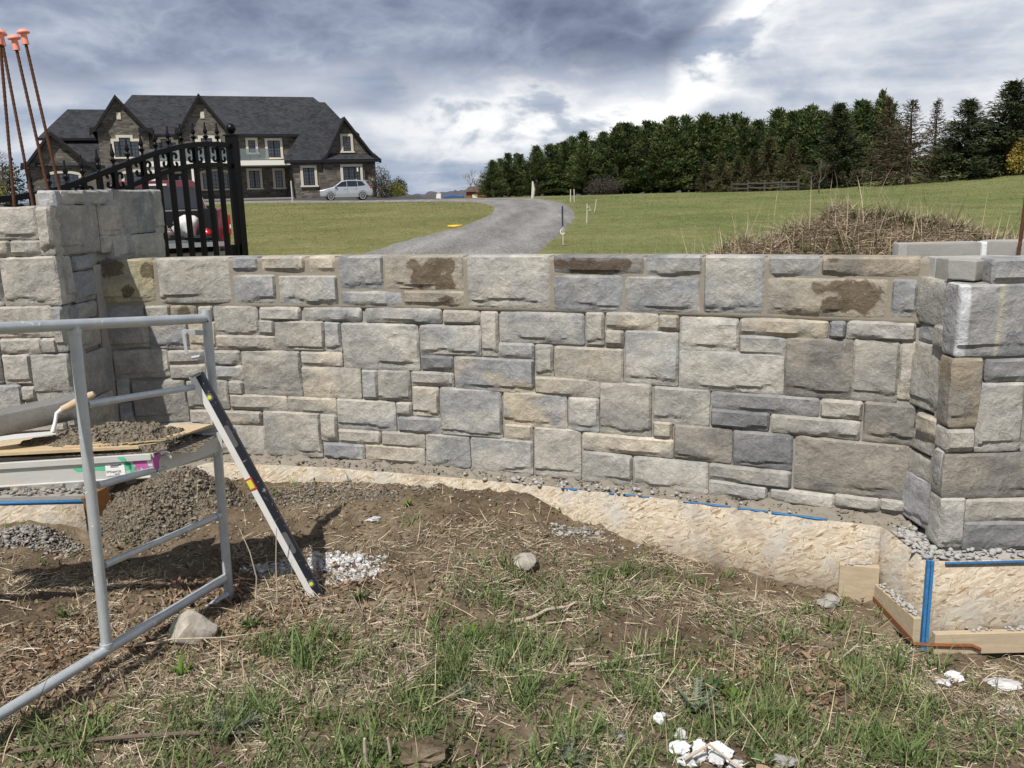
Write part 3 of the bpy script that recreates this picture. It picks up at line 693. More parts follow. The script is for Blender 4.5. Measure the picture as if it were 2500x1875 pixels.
def stone_mesh(w, h, seed, code, depth=.10, res=.0125, amp=1.0, xt=0.0):
    rs = np.random.RandomState(seed)
    nx = int(np.clip(w / res, 6, 40)); ny = int(np.clip(h / res, 6, 30))
    ax = np.linspace(-w / 2, w / 2, nx); ay = np.linspace(-h / 2, h / 2, ny)
    # crowd the samples towards the edges so that the chipped margin is sharp
    ax = np.sign(ax) * (np.abs(ax) / (w / 2)) ** .82 * (w / 2); ay = np.sign(ay) * (np.abs(ay) / (h / 2)) ** .82 * (h / 2)
    X, Y = np.meshgrid(ax, ay)
    o = seed * 3.7
    e = np.minimum(np.minimum(X + w / 2, w / 2 - X), np.minimum(Y + h / 2, h / 2 - Y))
    dpt = np.full(X.shape, 1e3)
    for k in range(5):                                  # broken facets
        a = rs.uniform(0, 2 * math.pi); g = rs.uniform(.03, .17); cc = rs.uniform(.014, .026)
        ox, oy = rs.uniform(-.3, .3) * w, rs.uniform(-.3, .3) * h
        dpt = np.minimum(dpt, cc + g * ((X - ox) * math.cos(a) + (Y - oy) * math.sin(a)))
    dpt = dpt + .014 * (fbm(X * 8 + o, Y * 10, seed, 3) - .5) + .012 * (1 - 2 * np.abs(fbm(X * 11 + o, Y * 20 + o, seed + 9, 4, .55) - .5)) - .007 + .004 * (fbm(X * 50 + o, Y * 50, seed + 13, 2) - .5)
    dpt = (np.clip(dpt * .8, .000, .017) + .0075) * amp
    # a spalled ledge along the foot of the face
    bl = h * (.06 + .24 * fbm(X * 6 + o * 2, 0 * X, seed + 3, 4)); bl = np.minimum(bl, .055)
    tt = np.clip((bl - (Y + h / 2)) / .007, 0, 1); dpt = dpt - tt * .014 * amp
    for k in range(3):                                  # flakes knocked off near the margins
        a = rs.choice([0, math.pi, math.pi / 2, rs.uniform(0, 6.28)]) + rs.normal(0, .3); ext = abs(math.cos(a)) * w / 2 + abs(math.sin(a)) * h / 2
        ln = X * math.cos(a) + Y * math.sin(a) - ext * rs.uniform(.55, .9) + .02 * (fbm(X * 12 + o, Y * 12, seed + 20 + k, 3) - .5)
        dpt = dpt - np.clip(ln / .006, 0, 1) * rs.uniform(.002, .006) * amp
    dpt = np.maximum(dpt, .0035)
    bt = h * .05 * fbm(X * 9 + o, 0 * X, seed + 4, 2)
    dpt = dpt + np.clip((bt - (h / 2 - Y)) / .01, 0, 1) * -.004
    mw = .0015 + .004 * fbm(X * 14 + o, Y * 14, seed + 6, 3)
    s = np.clip(e / mw, 0, 1); s = s * (2 - s)
    out = -.001 * (1 - s) + dpt * s
    brd = (e < 1e-6)
    jx = .0075 * (fbm(Y * 16 + o, X * 4, seed + 5, 3) - .5); jy = .0075 * (fbm(X * 16 + o, Y * 4, seed + 7, 3) - .5)
    # corners knocked off a little
    cx = np.clip((np.abs(X) / (w / 2) - .93) / .07, 0, 1) * np.clip((np.abs(Y) / (h / 2) - .9) / .1, 0, 1)
    X2 = X + jx * (s < 1) - np.sign(X) * cx * .004; Y2 = Y + jy * (s < 1) - np.sign(Y) * cx * .004
    front = np.stack([X2.ravel(), -out.ravel(), Y2.ravel()], 1)
    idx = np.arange(nx * ny).reshape(ny, nx)
    loop = np.concatenate([idx[0, :-1], idx[:-1, -1], idx[-1, :0:-1], idx[:0:-1, 0]])
    back = front[loop].copy(); back[:, 1] = depth
    nb = len(loop); b0 = nx * ny
    F = list(map(list, grid_faces(nx, ny)))
    for i in range(nb):
        j = (i + 1) % nb
        F.append([loop[j], loop[i], b0 + i, b0 + j])
    V = np.concatenate([front, back])
    A, B = (np.array(q_) * .90 + np.array((.300, .288, .260)) * .17 for q_ in PAL[code[0]])
    xv, yv = V[:, 0], V[:, 2]
    f = sm(fbm(xv * 5 + o, yv * 7 + o, seed + 11, 4), .36, .64)[:, None]
    tone = rs.uniform(.90, 1.10)
    col = (np.array(A) * (1 - f) + np.array(B) * f) * tone
    if code == 'P':
        mk = ((xv < -w / 2 + .050) & (xv > -w / 2 + .006)).astype(float)[:, None]; col = col * (1 - mk) + a3_(.47, .48, .50) * mk
        my_ = (np.exp(-((xv + w / 2 - .185 - .02 * yv) / .011) ** 2) * (.35 + .5 * fbm(yv * 14, xv * 9, 3, 3)))[:, None]; col = col * (1 - my_) + a3_(.50, .47, .33) * my_
    st = np.zeros(len(V))
    key = code if code in STAIN else code[0]
    for (u, v_, r) in STAIN.get(key, []):
        dd = np.hypot((xv / w + .5 - u) * (w / max(h, .01)) ** .35, (yv / h + .5 - v_) * .9) / r
        st = np.maximum(st, 1 - dd * .55)
    me = fast_mesh('stone', V, np.array(F), col, True, {'stain': np.clip(st, 0, 1)})
    try: me.set_sharp_from_angle(angle=R(30))
    except Exception: pass
    return me
_seed = [100]
def place_stone(parent, cx, cy, zc, w, h, ang, code, depth=.10, amp=1.0, sink=0.0):
    """ang: direction of the stone's width in plan; outward normal is to its right"""
    _seed[0] += 1; w += .011; h += .011
    o = ob('stone', stone_mesh(w, h, _seed[0], code, depth, amp=amp), m_stone, parent)
    o.location = (cx, cy, zc); o.rotation_euler = (0, 0, ang)
    return o

wall = thing('stone_wall', 'low curved garden wall of coursed grey and tan split limestone', 'wall')
for (x0, x1, z0, z1, code) in WALL:
    x0 = max(x0, -2.553); xc = (x0 + x1) / 2
    ya, yb = float(Yw(x0)), float(Yw(x1)); ang = math.atan2(yb - ya, x1 - x0)
    place_stone(wall, xc, (ya + yb) / 2, (z0 + z1) / 2, math.hypot(x1 - x0, yb - ya), z1 - z0, ang, code)
def wall_sheet(name, m, x0, x1, z0, z1, off, thick, seed, rough=.006, dx=.02):
    xs = np.arange(x0, x1 + dx, dx); zs = np.linspace(z0, z1, max(3, int((z1 - z0) / .02)))
    A, B = np.meshgrid(xs, zs)
    sl = np.arctan(2 * KW[0] * A + KW[1])
    o_ = off + rough * (fbm(A * 16, B * 16, seed, 4) - .5) * 2
    P = np.stack([A + np.sin(sl) * -o_ * -1, Yw(A) - o_ * np.cos(sl), B], -1).reshape(-1, 3)
    nx, nz = len(xs), len(zs)
    F = list(map(list, grid_faces(nx, nz)))
    b0 = len(P); Pb = P.copy(); Pb[:, 1] += thick
    idx = np.arange(nx * nz).reshape(nz, nx); loop = np.concatenate([idx[0, :-1], idx[:-1, -1], idx[-1, :0:-1], idx[:0:-1, 0]])
    V = np.concatenate([P, Pb[loop]])
    for i in range(len(loop)):
        j = (i + 1) % len(loop); F.append([loop[j], loop[i], b0 + i, b0 + j])
    return ob(name, fast_mesh(name, V, np.array(F), smooth=False), m, wall)
wall_sheet('mortar_joints', m_mortar, -2.56, 1.98, -.55, .957, -.010, .30, 3, .0035)
wall_sheet('fresh_mortar_joints', m_fresh, -2.56, 1.975, .957, 1.267, .0005, .29, 5, .0028)

MB().box(-2.562, -2.541, 5.43, 5.60, .0, 1.255).build('corner_mortar', m_mortar, wall)
# left pier: the front is one course short of its right side
pl = thing('stone_pier', 'tall unfinished stone pier with rusty rebar, left of the wall', 'pier')
for (x0, x1, z0, z1, code) in LF:
    if x1 > -2.60: x1 = -2.548
    place_stone(pl, (x0 + x1) / 2, 5.0, (z0 + z1) / 2, x1 - x0, z1 - z0, 0, code)
# the rest of the front, out of the picture to the left
for z0, z1 in ((-.03, .041), (.07, .305), (.322, .425), (.439, .606), (.621, .875), (.889, 1.058), (1.07, 1.338), (1.348, 1.429), (1.44, 1.61)):
    xr = min([e[0] for e in LF if e[2] < (z0 + z1) / 2 < e[3]] + [-2.9]) - .012; xm = xr - .2 - .12 * ((z0 * 37) % 1)
    place_stone(pl, (xm + xr) / 2, 5.0, (z0 + z1) / 2, xr - xm, z1 - z0, 0, 'gtcw'[int(z0 * 90) % 4])
    place_stone(pl, (xm - .012 - 3.72) / 2, 5.0, (z0 + z1) / 2, xm - .012 + 3.72, z1 - z0, 0, 'cgwt'[int(z0 * 70) % 4])
def lrx(y): return -2.55 + .03 * (y - 5.0)
for (y0, y1, z0, z1, code) in LR:
    y0 = max(y0, 5.022); yc = (y0 + y1) / 2
    place_stone(pl, lrx(yc), yc, (z0 + z1) / 2, y1 - y0, z1 - z0, R(90) - .03, code, amp=.8, depth=.12)
place_stone(pl, -2.60, 5.10, 1.655, .09, .085, 0, 'L', depth=.2, amp=.4)
MB().box(-3.7, -2.568, 5.018, 6.40, -.6, 1.60).build('mortar_core', m_mortar, pl)
MB().box(-2.68, -2.566, 5.13, 6.40, 1.597, 1.685).build('mortar_core', m_mortar, pl)

# right pier: hollow, open at the top
pr = thing('stone_pier', 'hollow stone pier at the right end of the wall with pale chalky corner', 'pier')
for (x0, x1, z0, z1, code) in RF:
    if x0 < 1.96: x0 = 1.922
    place_stone(pr, (x0 + x1) / 2, 3.757, (z0 + z1) / 2, x1 - x0, z1 - z0, 0, code, amp=.9)
for z0, z1, xl in ((-.026, .105, 2.49), (.112, .213, 2.477), (.226, .424, 2.452), (.438, .742, 2.425), (.761, .852, 2.402), (.876, 1.179, 2.379), (1.19, 1.287, 2.357)):
    xm = xl + .3 + .2 * ((z0 * 53) % 1)
    place_stone(pr, (xl + xm) / 2, 3.757, (z0 + z1) / 2, xm - xl, z1 - z0, 0, 'gcdb'[int(z0 * 90) % 4], amp=.9)
    place_stone(pr, (xm + .012 + 3.42) / 2, 3.757, (z0 + z1) / 2, 3.42 - xm - .012, z1 - z0, 0, 'cgDt'[int(z0 * 70) % 4], amp=.9)
def rlx(y): return 1.92 + .11 * (y - 3.757)
for (y0, y1, z0, z1, code) in RL:
    y0 = max(y0, 3.775); yc = (y0 + y1) / 2
    place_stone(pr, rlx(yc), yc, (z0 + z1) / 2, y1 - y0, z1 - z0, -(R(90) - .11), code, amp=.75)
mb = MB().box(1.942, 3.4, 3.775, 3.93, -.6, 1.186).box(1.99, 2.13, 3.93, 5.05, -.6, 1.18).box(2.13, 3.4, 4.95, 5.05, -.6, 1.10)
mb.build('mortar_core', m_mortar, pr)
# loose cap pieces of the top course
def block(parent, c, sx, sy, sz, rz, m, name='stone', seed=1, tilt=0):
    V, F = lump(seed, 3, .06)
    V = np.sign(V) * np.abs(V) ** .13; V = V / np.abs(V).max(0)
    V = V * np.array([sx, sy, sz]) / 2; V = V + .006 * (fbm(V[:, 0:1] * 30, V[:, 2:3] * 30 + V[:, 1:2] * 20, seed, 3) - .5)
    o = ob(name, fast_mesh(name, V, F, smooth=True), m, parent); o.location = c; o.rotation_euler = (tilt, 0, rz)
    return o
block(pr, (2.005, 3.865, 1.238), .115, .125, .088, R(38), m_sawn, seed=7)
block(pr, (1.978, 3.99, 1.232), .05, .10, .10, R(6), m_sawn, seed=9)
block(pr, (1.972, 4.10, 1.225), .035, .07, .11, R(8), m_rubbl, seed=11)
block(pr, (2.42, 5.0, 1.20), .46, .09, .185, 0, m_sawn, seed=12)
block(pr, (2.93, 5.0, 1.20), .54, .09, .19, 0, m_sawn, seed=13)
block(pr, (2.655, 4.985, 1.20), .03, .08, .175, 0, m_white, 'mortar_joint', seed=14)
block(pr, (2.20, 4.99, 1.20), .05, .09, .185, 0, m_rubbl, seed=15)
block(pr, (2.33, 4.45, 1.22), .42, .20, .05, R(-3), m_rubbl, 'ledge_slab', seed=16)
block(pr, (2.62, 4.25, 1.22), .30, .16, .06, R(-8), m_rubbl, 'ledge_slab', seed=17)
block(pr, (2.30, 3.742, 1.262), .016, .02, .045, 0, m_white, 'mortar_smear', seed=18)

# reinforcing bars standing out of the piers
def rebar(label, a, b, cap=True, group=None):
    a = Vector(a); b = Vector(b); dv = b - a
    t = thing('rebar', label, 'rebar', a, 0, group)
    nseg = int(dv.length / .012); pts = []; rs_ = []
    for i in range(nseg + 1):
        pts.append(dv * (i / nseg)); rs_.append(.0082 + (.0016 if i % 2 else 0))
    MB().tube(pts, rs_, 8).build('bar', m_rust, t, smooth=True)
    if cap:
        u = dv.normalized()
        MB().lathe([(.0185, -.070), (.0180, -.062), (.0165, -.014), (.0335, -.010), (.0345, -.005), (.028, .006), (.014, .012), (.001, .014)], dv, 20, u).build('cap', m_cap, t, smooth=True)
rebar('rusty rebar with orange safety cap, rightmost of the left pier', (-2.600, 5.30, 1.50), (-2.712, 5.30, 2.585))
rebar('rusty rebar with lower orange cap, second from the right on the left pier', (-2.668, 5.30, 1.50), (-2.768, 5.30, 2.555))
rebar('dark rebar with bright orange cap at the left edge of the picture', (-2.897, 5.28, 1.45), (-2.836, 5.28, 2.585))
rebar('rusty rebar crossing behind another at the left edge of the picture', (-2.800, 5.34, 1.45), (-2.905, 5.42, 2.60))
rebar('single rusty rebar standing inside the hollow right pier', (2.523, 4.40, 1.0), (2.565, 4.40, 2.1), False)

# ------------------------------------------------------------------ footing, droppings and formwork
def osb(name, pts, z0, z1, th, parent, m=None, bottom=None):
    """vertical sheet of strand board along a plan polyline, facing the right-hand side of its run"""
    pts = np.array(pts, float); n_ = len(pts)
    d_ = np.gradient(pts, axis=0); nr = np.stack([-d_[:, 1], d_[:, 0]], 1); nr /= np.linalg.norm(nr, axis=1)[:, None]
    s_ = np.concatenate([[0], np.cumsum(np.hypot(*np.diff(pts, axis=0).T))])
    z1 = np.broadcast_to(z1, n_); zb = np.broadcast_to(z0, n_)
    V = []; U = []
    for off in (0, th):
        for z in (zb, z1):
            q = pts + nr * off
            V.append(np.stack([q[:, 0], q[:, 1], z], 1)); U.append(np.stack([s_, z, z * 0 + off * 5], 1))
    V = np.concatenate(V); U = np.concatenate(U)
    F = []
    for i in range(n_ - 1):
        a, b, c2, d2 = i, n_ + i, 2 * n_ + i, 3 * n_ + i
        F += [[a, a + 1, b + 1, b], [c2 + 1, c2, d2, d2 + 1], [b, b + 1, d2 + 1, d2], [a + 1, a, c2, c2 + 1]]
    e = n_ - 1
    F += [[0, n_, 3 * n_, 2 * n_], [e, 2 * n_ + e, 3 * n_ + e, n_ + e]]
    me = fast_mesh(name, V, np.array(F))
    at = me.attributes.new('uvp', 'FLOAT_VECTOR', 'POINT'); at.data.foreach_set('vector', U.astype(np.float32).ravel())
    return ob(name, me, m or m_osb, parent)
fx = np.linspace(-2.27, 1.78, 90)
def form_y(x): return Yw(x) - .155
ff = thing('footing_form', 'curved strand-board form along the foot of the low stone wall', 'formwork')
rsb = np.random.RandomState(3)
top_e = -.022 + .010 * (fbm(fx * 5, fx * 0, 61, 3) - .5) - .10 * sm(-fx, 1.95, 2.27)
osb('strand_board', np.stack([fx, form_y(fx)], 1), -.62, top_e, .012, ff)
for (a, b) in ((.27, .35), (.52, .55), (.60, .66), (.69, .73), (.90, 1.13), (1.16, 1.30), (1.315, 1.56)):
    q = np.linspace(a, b, 6)
    osb('blue_edge', np.stack([q, form_y(q) - .002], 1), -.0275 + .003 * rsb.rand() + .004 * np.sin(q * 90), -.0195, .013, ff, m_blue)
# concrete footing under the wall with mortar droppings on its ledge
ft = thing('concrete_footing', 'rough grey footing ledge covered in mortar droppings under the low wall', 'footing')
lx = np.arange(-2.5, 1.95, .0125); lv = np.linspace(0, 1, 15)
A, B = np.meshgrid(lx, lv)
hgt = -.050 + .105 * fbm(A * 15, B * 4, 71, 4, .6) * (1 - .55 * B) + .05 * np.maximum(0, fbm(A * 5, B * 2, 72, 2) - .5) * (1 - B)
P = np.stack([A, Yw(A) + .03 - B * .178, hgt - .012], -1).reshape(-1, 3)
P[-len(lx):, 2] = -.5
ob('ledge', fast_mesh('ledge', P, grid_faces(len(lx), len(lv)), smooth=True), m_dirty, ft)
def scatter_lumps(name, m, pts, size, seed, parent=None, flat=.7, kinds=7, sub=1, colr=None, rough=.55, smooth=False):
    """many small lumps joined into one mesh"""
    rs = np.random.RandomState(seed); base = [lump(seed * 10 + k, sub, rough, freq=2.6) for k in range(kinds)]
    VV = []; FF = []; CC = []; off = 0
    for p in pts:
        V, F = base[rs.randint(kinds)]
        a = rs.uniform(0, 6.28); s = rs.uniform(*size) * (1 if rs.rand() > .12 else 1.7)
        q = V * np.array([1, rs.uniform(.6, 1), flat * rs.uniform(.7, 1.1)]) * s
        q = np.stack([q[:, 0] * math.cos(a) - q[:, 1] * math.sin(a), q[:, 0] * math.sin(a) + q[:, 1] * math.cos(a), q[:, 2]], 1) + np.array(p)
        VV.append(q); FF.append(F + off); off += len(V)
        if colr is not None:
            c_ = np.array(colr[0]) + rs.rand() * (np.array(colr[1]) - np.array(colr[0])); CC.append(np.repeat(c_[None], len(V), 0))
    me = fast_mesh(name, np.concatenate(VV), np.concatenate(FF), np.concatenate(CC) if CC else None, smooth=smooth)
    return ob(name, me, m, parent)
def heap(name, m, cx, cy, rx, ry, h_, seed, rough=.02, base=None, parent=None, res=.008, lim=None):
    """a slumped, crumbly pile as one displaced sheet whose rim sinks into what it lies on"""
    xs = np.arange(cx - rx * 1.25, cx + rx * 1.25, res); ys = np.arange(cy - ry * 1.25, cy + ry * 1.25, res)
    A, B = np.meshgrid(xs, ys); u = (A - cx) / rx; v_ = (B - cy) / ry
    q = np.sqrt(u * u + v_ * v_) + .7 * (fbm(A * 4 / max(rx, .2) + seed, B * 4 / max(rx, .2), seed, 4) - .5)
    mk = sm(1 - q, 0, .55)
    bl = 1 - 2 * np.abs(fbm(A * 22 + seed, B * 22, seed + 2, 3) - .5); b2 = 1 - 2 * np.abs(fbm(A * 55 + seed, B * 55, seed + 4, 3, .6) - .5)
    z = mk * h_ * (.7 + .6 * fbm(A * 9, B * 9, seed + 6, 3)) + sm(mk, .02, .25) * rough * ((bl - .55) * 1.6 + (b2 - .6) * .9)
    g = gz(A.ravel(), B.ravel()).reshape(A.shape) if base is None else base
    Z_ = np.where(mk > .015, g + z, g - .03)
    if lim is not None: Z_ = np.where(lim(A, B), Z_, g - .2)
    return ob(name, fast_mesh(name, np.stack([A.ravel(), B.ravel(), Z_.ravel()], 1), grid_faces(len(xs), len(ys)), smooth=False), m, parent)
rs = np.random.RandomState(8)
xx = rs.uniform(-2.3, 1.93, 420); vv = rs.rand(420) ** 1.5
tag(scatter_lumps('mortar_crumbs', m_dirty, np.stack([xx, Yw(xx) - .01 - vv * .14, -.016 + .010 * rs.rand(420)], 1), (.004, .011), 3, ft, .6, rough=.8), kind='stuff')
xx = np.concatenate([rs.normal(.12, .1, 26), rs.normal(.45, .12, 30), rs.uniform(-.3, 1.5, 20)])
tag(scatter_lumps('white_crumbs', m_rubbl, np.stack([xx, Yw(xx) - .06 - rs.rand(len(xx)) * .11, -.018 + .012 * rs.rand(len(xx))], 1), (.006, .016), 5, ft), kind='stuff')

# box form round the footing of the right pier
fr = thing('pier_form', 'strand-board box form with lumber and rusty strap under the right pier', 'formwork')
CX, CY = 1.828, 3.665
osb('strand_board', [(1.775, 4.13), (1.79, 3.98), (1.80, 3.85), (1.815, 3.75), (CX, CY)], -.62, np.array([-.02, -.025, -.03, -.035, -.04]), .012, fr)
osb('strand_board', [(CX + .022, CY - .012), (2.1, 3.655), (2.4, 3.655), (2.7, 3.655), (3.3, 3.655)], -.62, -.035, .012, fr)
MB().box(CX - .003, CX + .0085, CY - .016, CY + .004, -.58, -.028).build('blue_edge', m_blue, fr)
MB().box(CX + .0115, CX + .024, CY - .021, CY - .002, -.58, -.03).build('blue_edge', m_blue, fr)
MB().box(1.90, 3.3, CY - .026, CY - .018, -.041, -.034).build('blue_edge', m_blue, fr)
MB().beam((1.765, 4.00, -.362), (1.795, 3.640, -.362), .036, .13).build('side_plank', m_lumber, fr, bevel=.003)
MB().beam((1.86, 3.618, -.408), (3.2, 3.612, -.408), .036, .10).build('front_plank', m_lumber, fr, bevel=.003)
MB().beam((1.600, 4.075, -.318), (1.775, 4.020, -.318), .036, .205).build('stub_board', m_lumber, fr, bevel=.003)
MB().beam((1.744, 4.00, -.372), (1.773, 3.625, -.405), .003, .022).build('strap', m_rust2, fr)
MB().tube([(1.772, 3.612, -.408), (1.83, 3.596, -.406), (1.93, 3.593, -.410), (2.02, 3.591, -.412), (2.06, 3.589, -.430)], .0085, 6).build('strap', m_rust2, fr, smooth=True)
ledge = []
rs = np.random.RandomState(12)
for i in range(230):
    if i < 140: y = rs.uniform(3.68, 4.12); ledge.append((rlx(y) - rs.uniform(.0, .11), y, -.03 + .01 * rs.rand()))
    else: ledge.append((rs.uniform(1.86, 2.6), rs.uniform(3.665, 3.75), -.028 + .01 * rs.rand()))
tag(scatter_lumps('concrete_crumbs', m_rubbl, ledge, (.005, .021), 6, fr, .6, rough=.95), kind='stuff')
MB().box(1.85, 3.3, 3.67, 3.79, -.5, -.036).box(1.83, 2.0, 3.70, 4.15, -.5, -.040).build('concrete_top', m_rubbl, fr)
pk = [(1.765 + .03 * (4.0 - y) / .36 + rs.uniform(-.014, .022), y, -.292 + .006 * rs.rand()) for y in rs.uniform(3.66, 3.99, 60)] + [(x, 3.625 + rs.uniform(-.012, .02), -.352) for x in rs.uniform(2.0, 2.6, 60)] + [(x, 4.05, -.21) for x in rs.uniform(1.62, 1.76, 24)]
tag(scatter_lumps('concrete_crumbs', m_rubbl, pk, (.005, .014), 7, fr, .6, rough=.8), kind='stuff')

# form under the left pier, its end broken open
fl = thing('pier_form', 'strand-board form with blue top edge under the left pier', 'formwork')
osb('strand_board', [(-3.7, 4.865), (-3.1, 4.86), (-2.8, 4.858), (-2.50, 4.856)], -.5, -.055, .012, fl)
osb('blue_edge', [(-3.7, 4.863), (-3.1, 4.858), (-2.50, 4.854)], -.072, -.052, .0135, fl, m_blue)
MB().beam((-2.486, 4.862, -.13), (-2.40, 4.985, -.10), .03, .19).build('end_board', m_wetwood, fl, bevel=.003)
MB().box(-3.7, -2.49, 4.872, 5.02, -.5, -.03).build('mortar_ledge', m_mortar, fl)
q = [(x, 4.88 + rs.rand() * .1, -.022 + .012 * rs.rand()) for x in rs.uniform(-3.2, -2.45, 110)]
tag(scatter_lumps('mortar_crumbs', m_mortar, q, (.006, .018), 9, fl, .6), kind='stuff')

# ------------------------------------------------------------------ scaffold frame
RT = .0215
sf = thing('scaffold', 'galvanised tube scaffold end frame standing in front of the left pier', 'scaffold')
pR0, pR1 = Vector((-1.392, 3.953, -.285)), Vector((-1.379, 3.986, 1.135))
def tube_part(name, pts, r, m=m_galv, par=sf, n=16):
    return MB().tube(pts, r, n).build(name, m, par, smooth=True)
tube_part('post', [pR0, pR1], RT)
tube_part('post', [(-1.666, 3.271, -.157), (-1.650, 3.312, 1.165)], RT)
dvec = Vector((-1.764 + 1.389, 3.027 - 3.961, .104))
tube_part('post', [(-2.024, 2.375, -.28), (-2.026, 2.373, 1.33)], RT)
tube_part('top_rail', [Vector((-1.389, 3.961, 1.097)), Vector((-1.389, 3.961, 1.097)) + dvec * 1.7], RT)
bvec = Vector((-1.846 + 1.400, 2.821 - 3.935, 0.0))
tube_part('bottom_rail', [Vector((-1.400, 3.935, -.15)), Vector((-1.400, 3.935, -.15)) + bvec * 1.4], RT)
for (a, b) in (((-1.395, 3.93, .797), (-1.645, 3.327, .856)), ((-1.392, 3.965, .466), (-1.645, 3.327, .527)), ((-1.394, 3.945, .166), (-1.652, 3.310, .199))):
    tube_part('rung', [a, b], .0145)
# weld collars
for p, q in (((-1.650, 3.312, 1.135), (-1.650, 3.312, 1.152)), ((-1.666, 3.271, -.135), (-1.666, 3.271, -.12))):
    tube_part('weld_collar', [p, q], RT + .004)
for c_ in ((-1.395, 3.93, .797), (-1.392, 3.965, .466), (-1.394, 3.945, .166)):
    a = Vector(c_); dd = Vector((-.25, -.62, .06)).normalized()
    tube_part('weld_collar', [a + dd * .012, a + dd * .030], .018)
# spring lock near the top of the end post
lk = MB()
lk.beam((-1.383, 3.94, 1.035), (-1.470, 3.925, 1.045), .004, .022).beam((-1.470, 3.925, 1.050), (-1.462, 3.92, .945), .004, .020).tube([(-1.445, 3.925, .925), (-1.395, 3.945, .930)], .008, 8).tube([(-1.455, 3.921, 1.04), (-1.455, 3.905, 1.04)], .006, 8)
lk.build('spring_lock', m_galv, sf, bevel=.001)
MB().lathe([(.0045, 0), (.0045, .003)], (-1.366, 3.955, 1.085), 10, (.35, -.93, 0)).build('pin_hole', m_ink, sf)
tube_part('foot_stub', [(-1.392, 3.94, -.235), (-1.470, 3.85, -.262)], .016, n=12)

# ------------------------------------------------------------------ plank hooked over the rung
dk = thing('scaffold_plank', 'paint-splashed aluminium plank with green and magenta patches on the scaffold', 'plank')
ld = Vector((-1, -.095, -.012)).normalized()                 # along the plank, away from the hooks
NEt = Vector((-1.525, 3.605, .575)); FEt = Vector((-1.345, 3.925, .592))
ups = Vector((0, 0, 1)); side = ld.cross(ups).normalized()
for nm, E0, sgn in (('near_rail', NEt, 1), ('far_rail', FEt, -1)):
    out = Vector((0, -1, 0)) if sgn > 0 else Vector((0, 1, 0))
    m = MB()
    a = E0 + Vector((0, 0, -.052)); m.beam(a, a + ld * 1.5, .006, .104)
    a = E0 + Vector((0, 0, -.013)) - out * -.008; m.beam(a + Vector((-.012, 0, 0)), a + ld * 1.5, .016, .026)
    a = E0 + Vector((0, 0, -.104)) + out * -.010; m.beam(a, a + ld * 1.5, .034, .006)
    for k in range(3):
        a = E0 + Vector((0, 0, -.04 - k * .018)) - out * .004; m.beam(a, a + ld * 1.5, .006, .005)
    m.build(nm, m_alu, dk, bevel=.001)
    # end hook: a flat curved claw
    hk = []
    for th in np.linspace(math.pi * .98, -.18, 12): hk.append((.030 * math.cos(th) + .030, .030 * math.sin(th)))
    inn = [(.017 * math.cos(th) + .030, .017 * math.sin(th) - .002) for th in np.linspace(-.18, math.pi * .98, 12)]
    poly = [(-.02, -.045), (-.02, -.005)] + hk + inn + [(.010, -.045)]
    hm = MB().prism(poly, 'y', -.005, .005)
    h = hm.build('hook', m_alu, dk, bevel=.0015)
    h.location = E0 + Vector((.010, out.y * .002, -.022)); h.rotation_euler = (0, 0, R(12))
    if sgn > 0: hook_near = h
    for bx_, bz_ in ((-.075, -.022), (-.018, -.022), (-.075, -.070), (-.018, -.070)):
        c_ = E0 + Vector((bx_, out.y * .003, bz_))
        MB().lathe([(.0095, -.002), (.0105, .003), (.007, .008), (.001, .0095)], c_, 12, (0, -1, 0)).build('bolt', m_bolt if sgn > 0 else m_boltw, dk, smooth=True)
MB().beam(NEt + Vector((.002, .02, -.06)), FEt + Vector((.0, -.02, -.062)), .006, .07).build('end_channel', m_alu, dk)
MB().beam(NEt + Vector((-.045, -.0045, -.07)), NEt + Vector((.006, -.0045, -.07)), .003, .026).build('slot_plate', m_gate_grey, dk)
MB().beam(FEt + Vector((-.075, -.030, -.055)), FEt + Vector((.012, -.030, -.055)), .006, .09).build('end_bracket', m_alu, dk)
# spray paint patches, raised a hair from the rail face
def patch(name, m, pts, z_off=-.0036):
    P = [NEt + ld * a + Vector((0, z_off, b)) for a, b in pts]
    return MB().poly(P).build(name, m, dk)
patch('green_paint', m_green, [(.34, -.047), (.30, -.040), (.22, -.043), (.155, -.038), (.11, -.030), (.098, -.040), (.10, -.066), (.16, -.070), (.24, -.060), (.32, -.062)])
patch('green_paint', m_green, [(.148, -.003), (.118, -.004), (.112, -.022), (.128, -.024)], -.0185)
patch('green_paint', m_green, [(.122, -.030), (.104, -.031), (.080, -.062), (.083, -.092), (.104, -.093), (.110, -.06)])
patch('magenta_paint', m_pink, [(.096, -.034), (.072, -.024), (.036, -.026), (.030, -.060), (.046, -.075), (.060, -.056), (.072, -.074), (.090, -.066), (.082, -.05)], -.0042)
patch('white_sticker', m_label, [(.206, -.036), (.128, -.034), (.126, -.086), (.205, -.088)], -.0050)
patch('white_sticker', m_label, [(.196, -.050), (.150, -.048), (.149, -.084), (.196, -.085)], -.0055)
for a, b, wd_, hh in ((.184, -.043, .034, .003), (.184, -.049, .030, .002), (.150, -.040, .010, .004), (.170, -.080, .020, .003)):
    P = NEt + ld * a + Vector((0, -.0060, b)); MB().beam(P, P + ld * -wd_, .0006, hh).build('sticker_print', m_ink, dk)
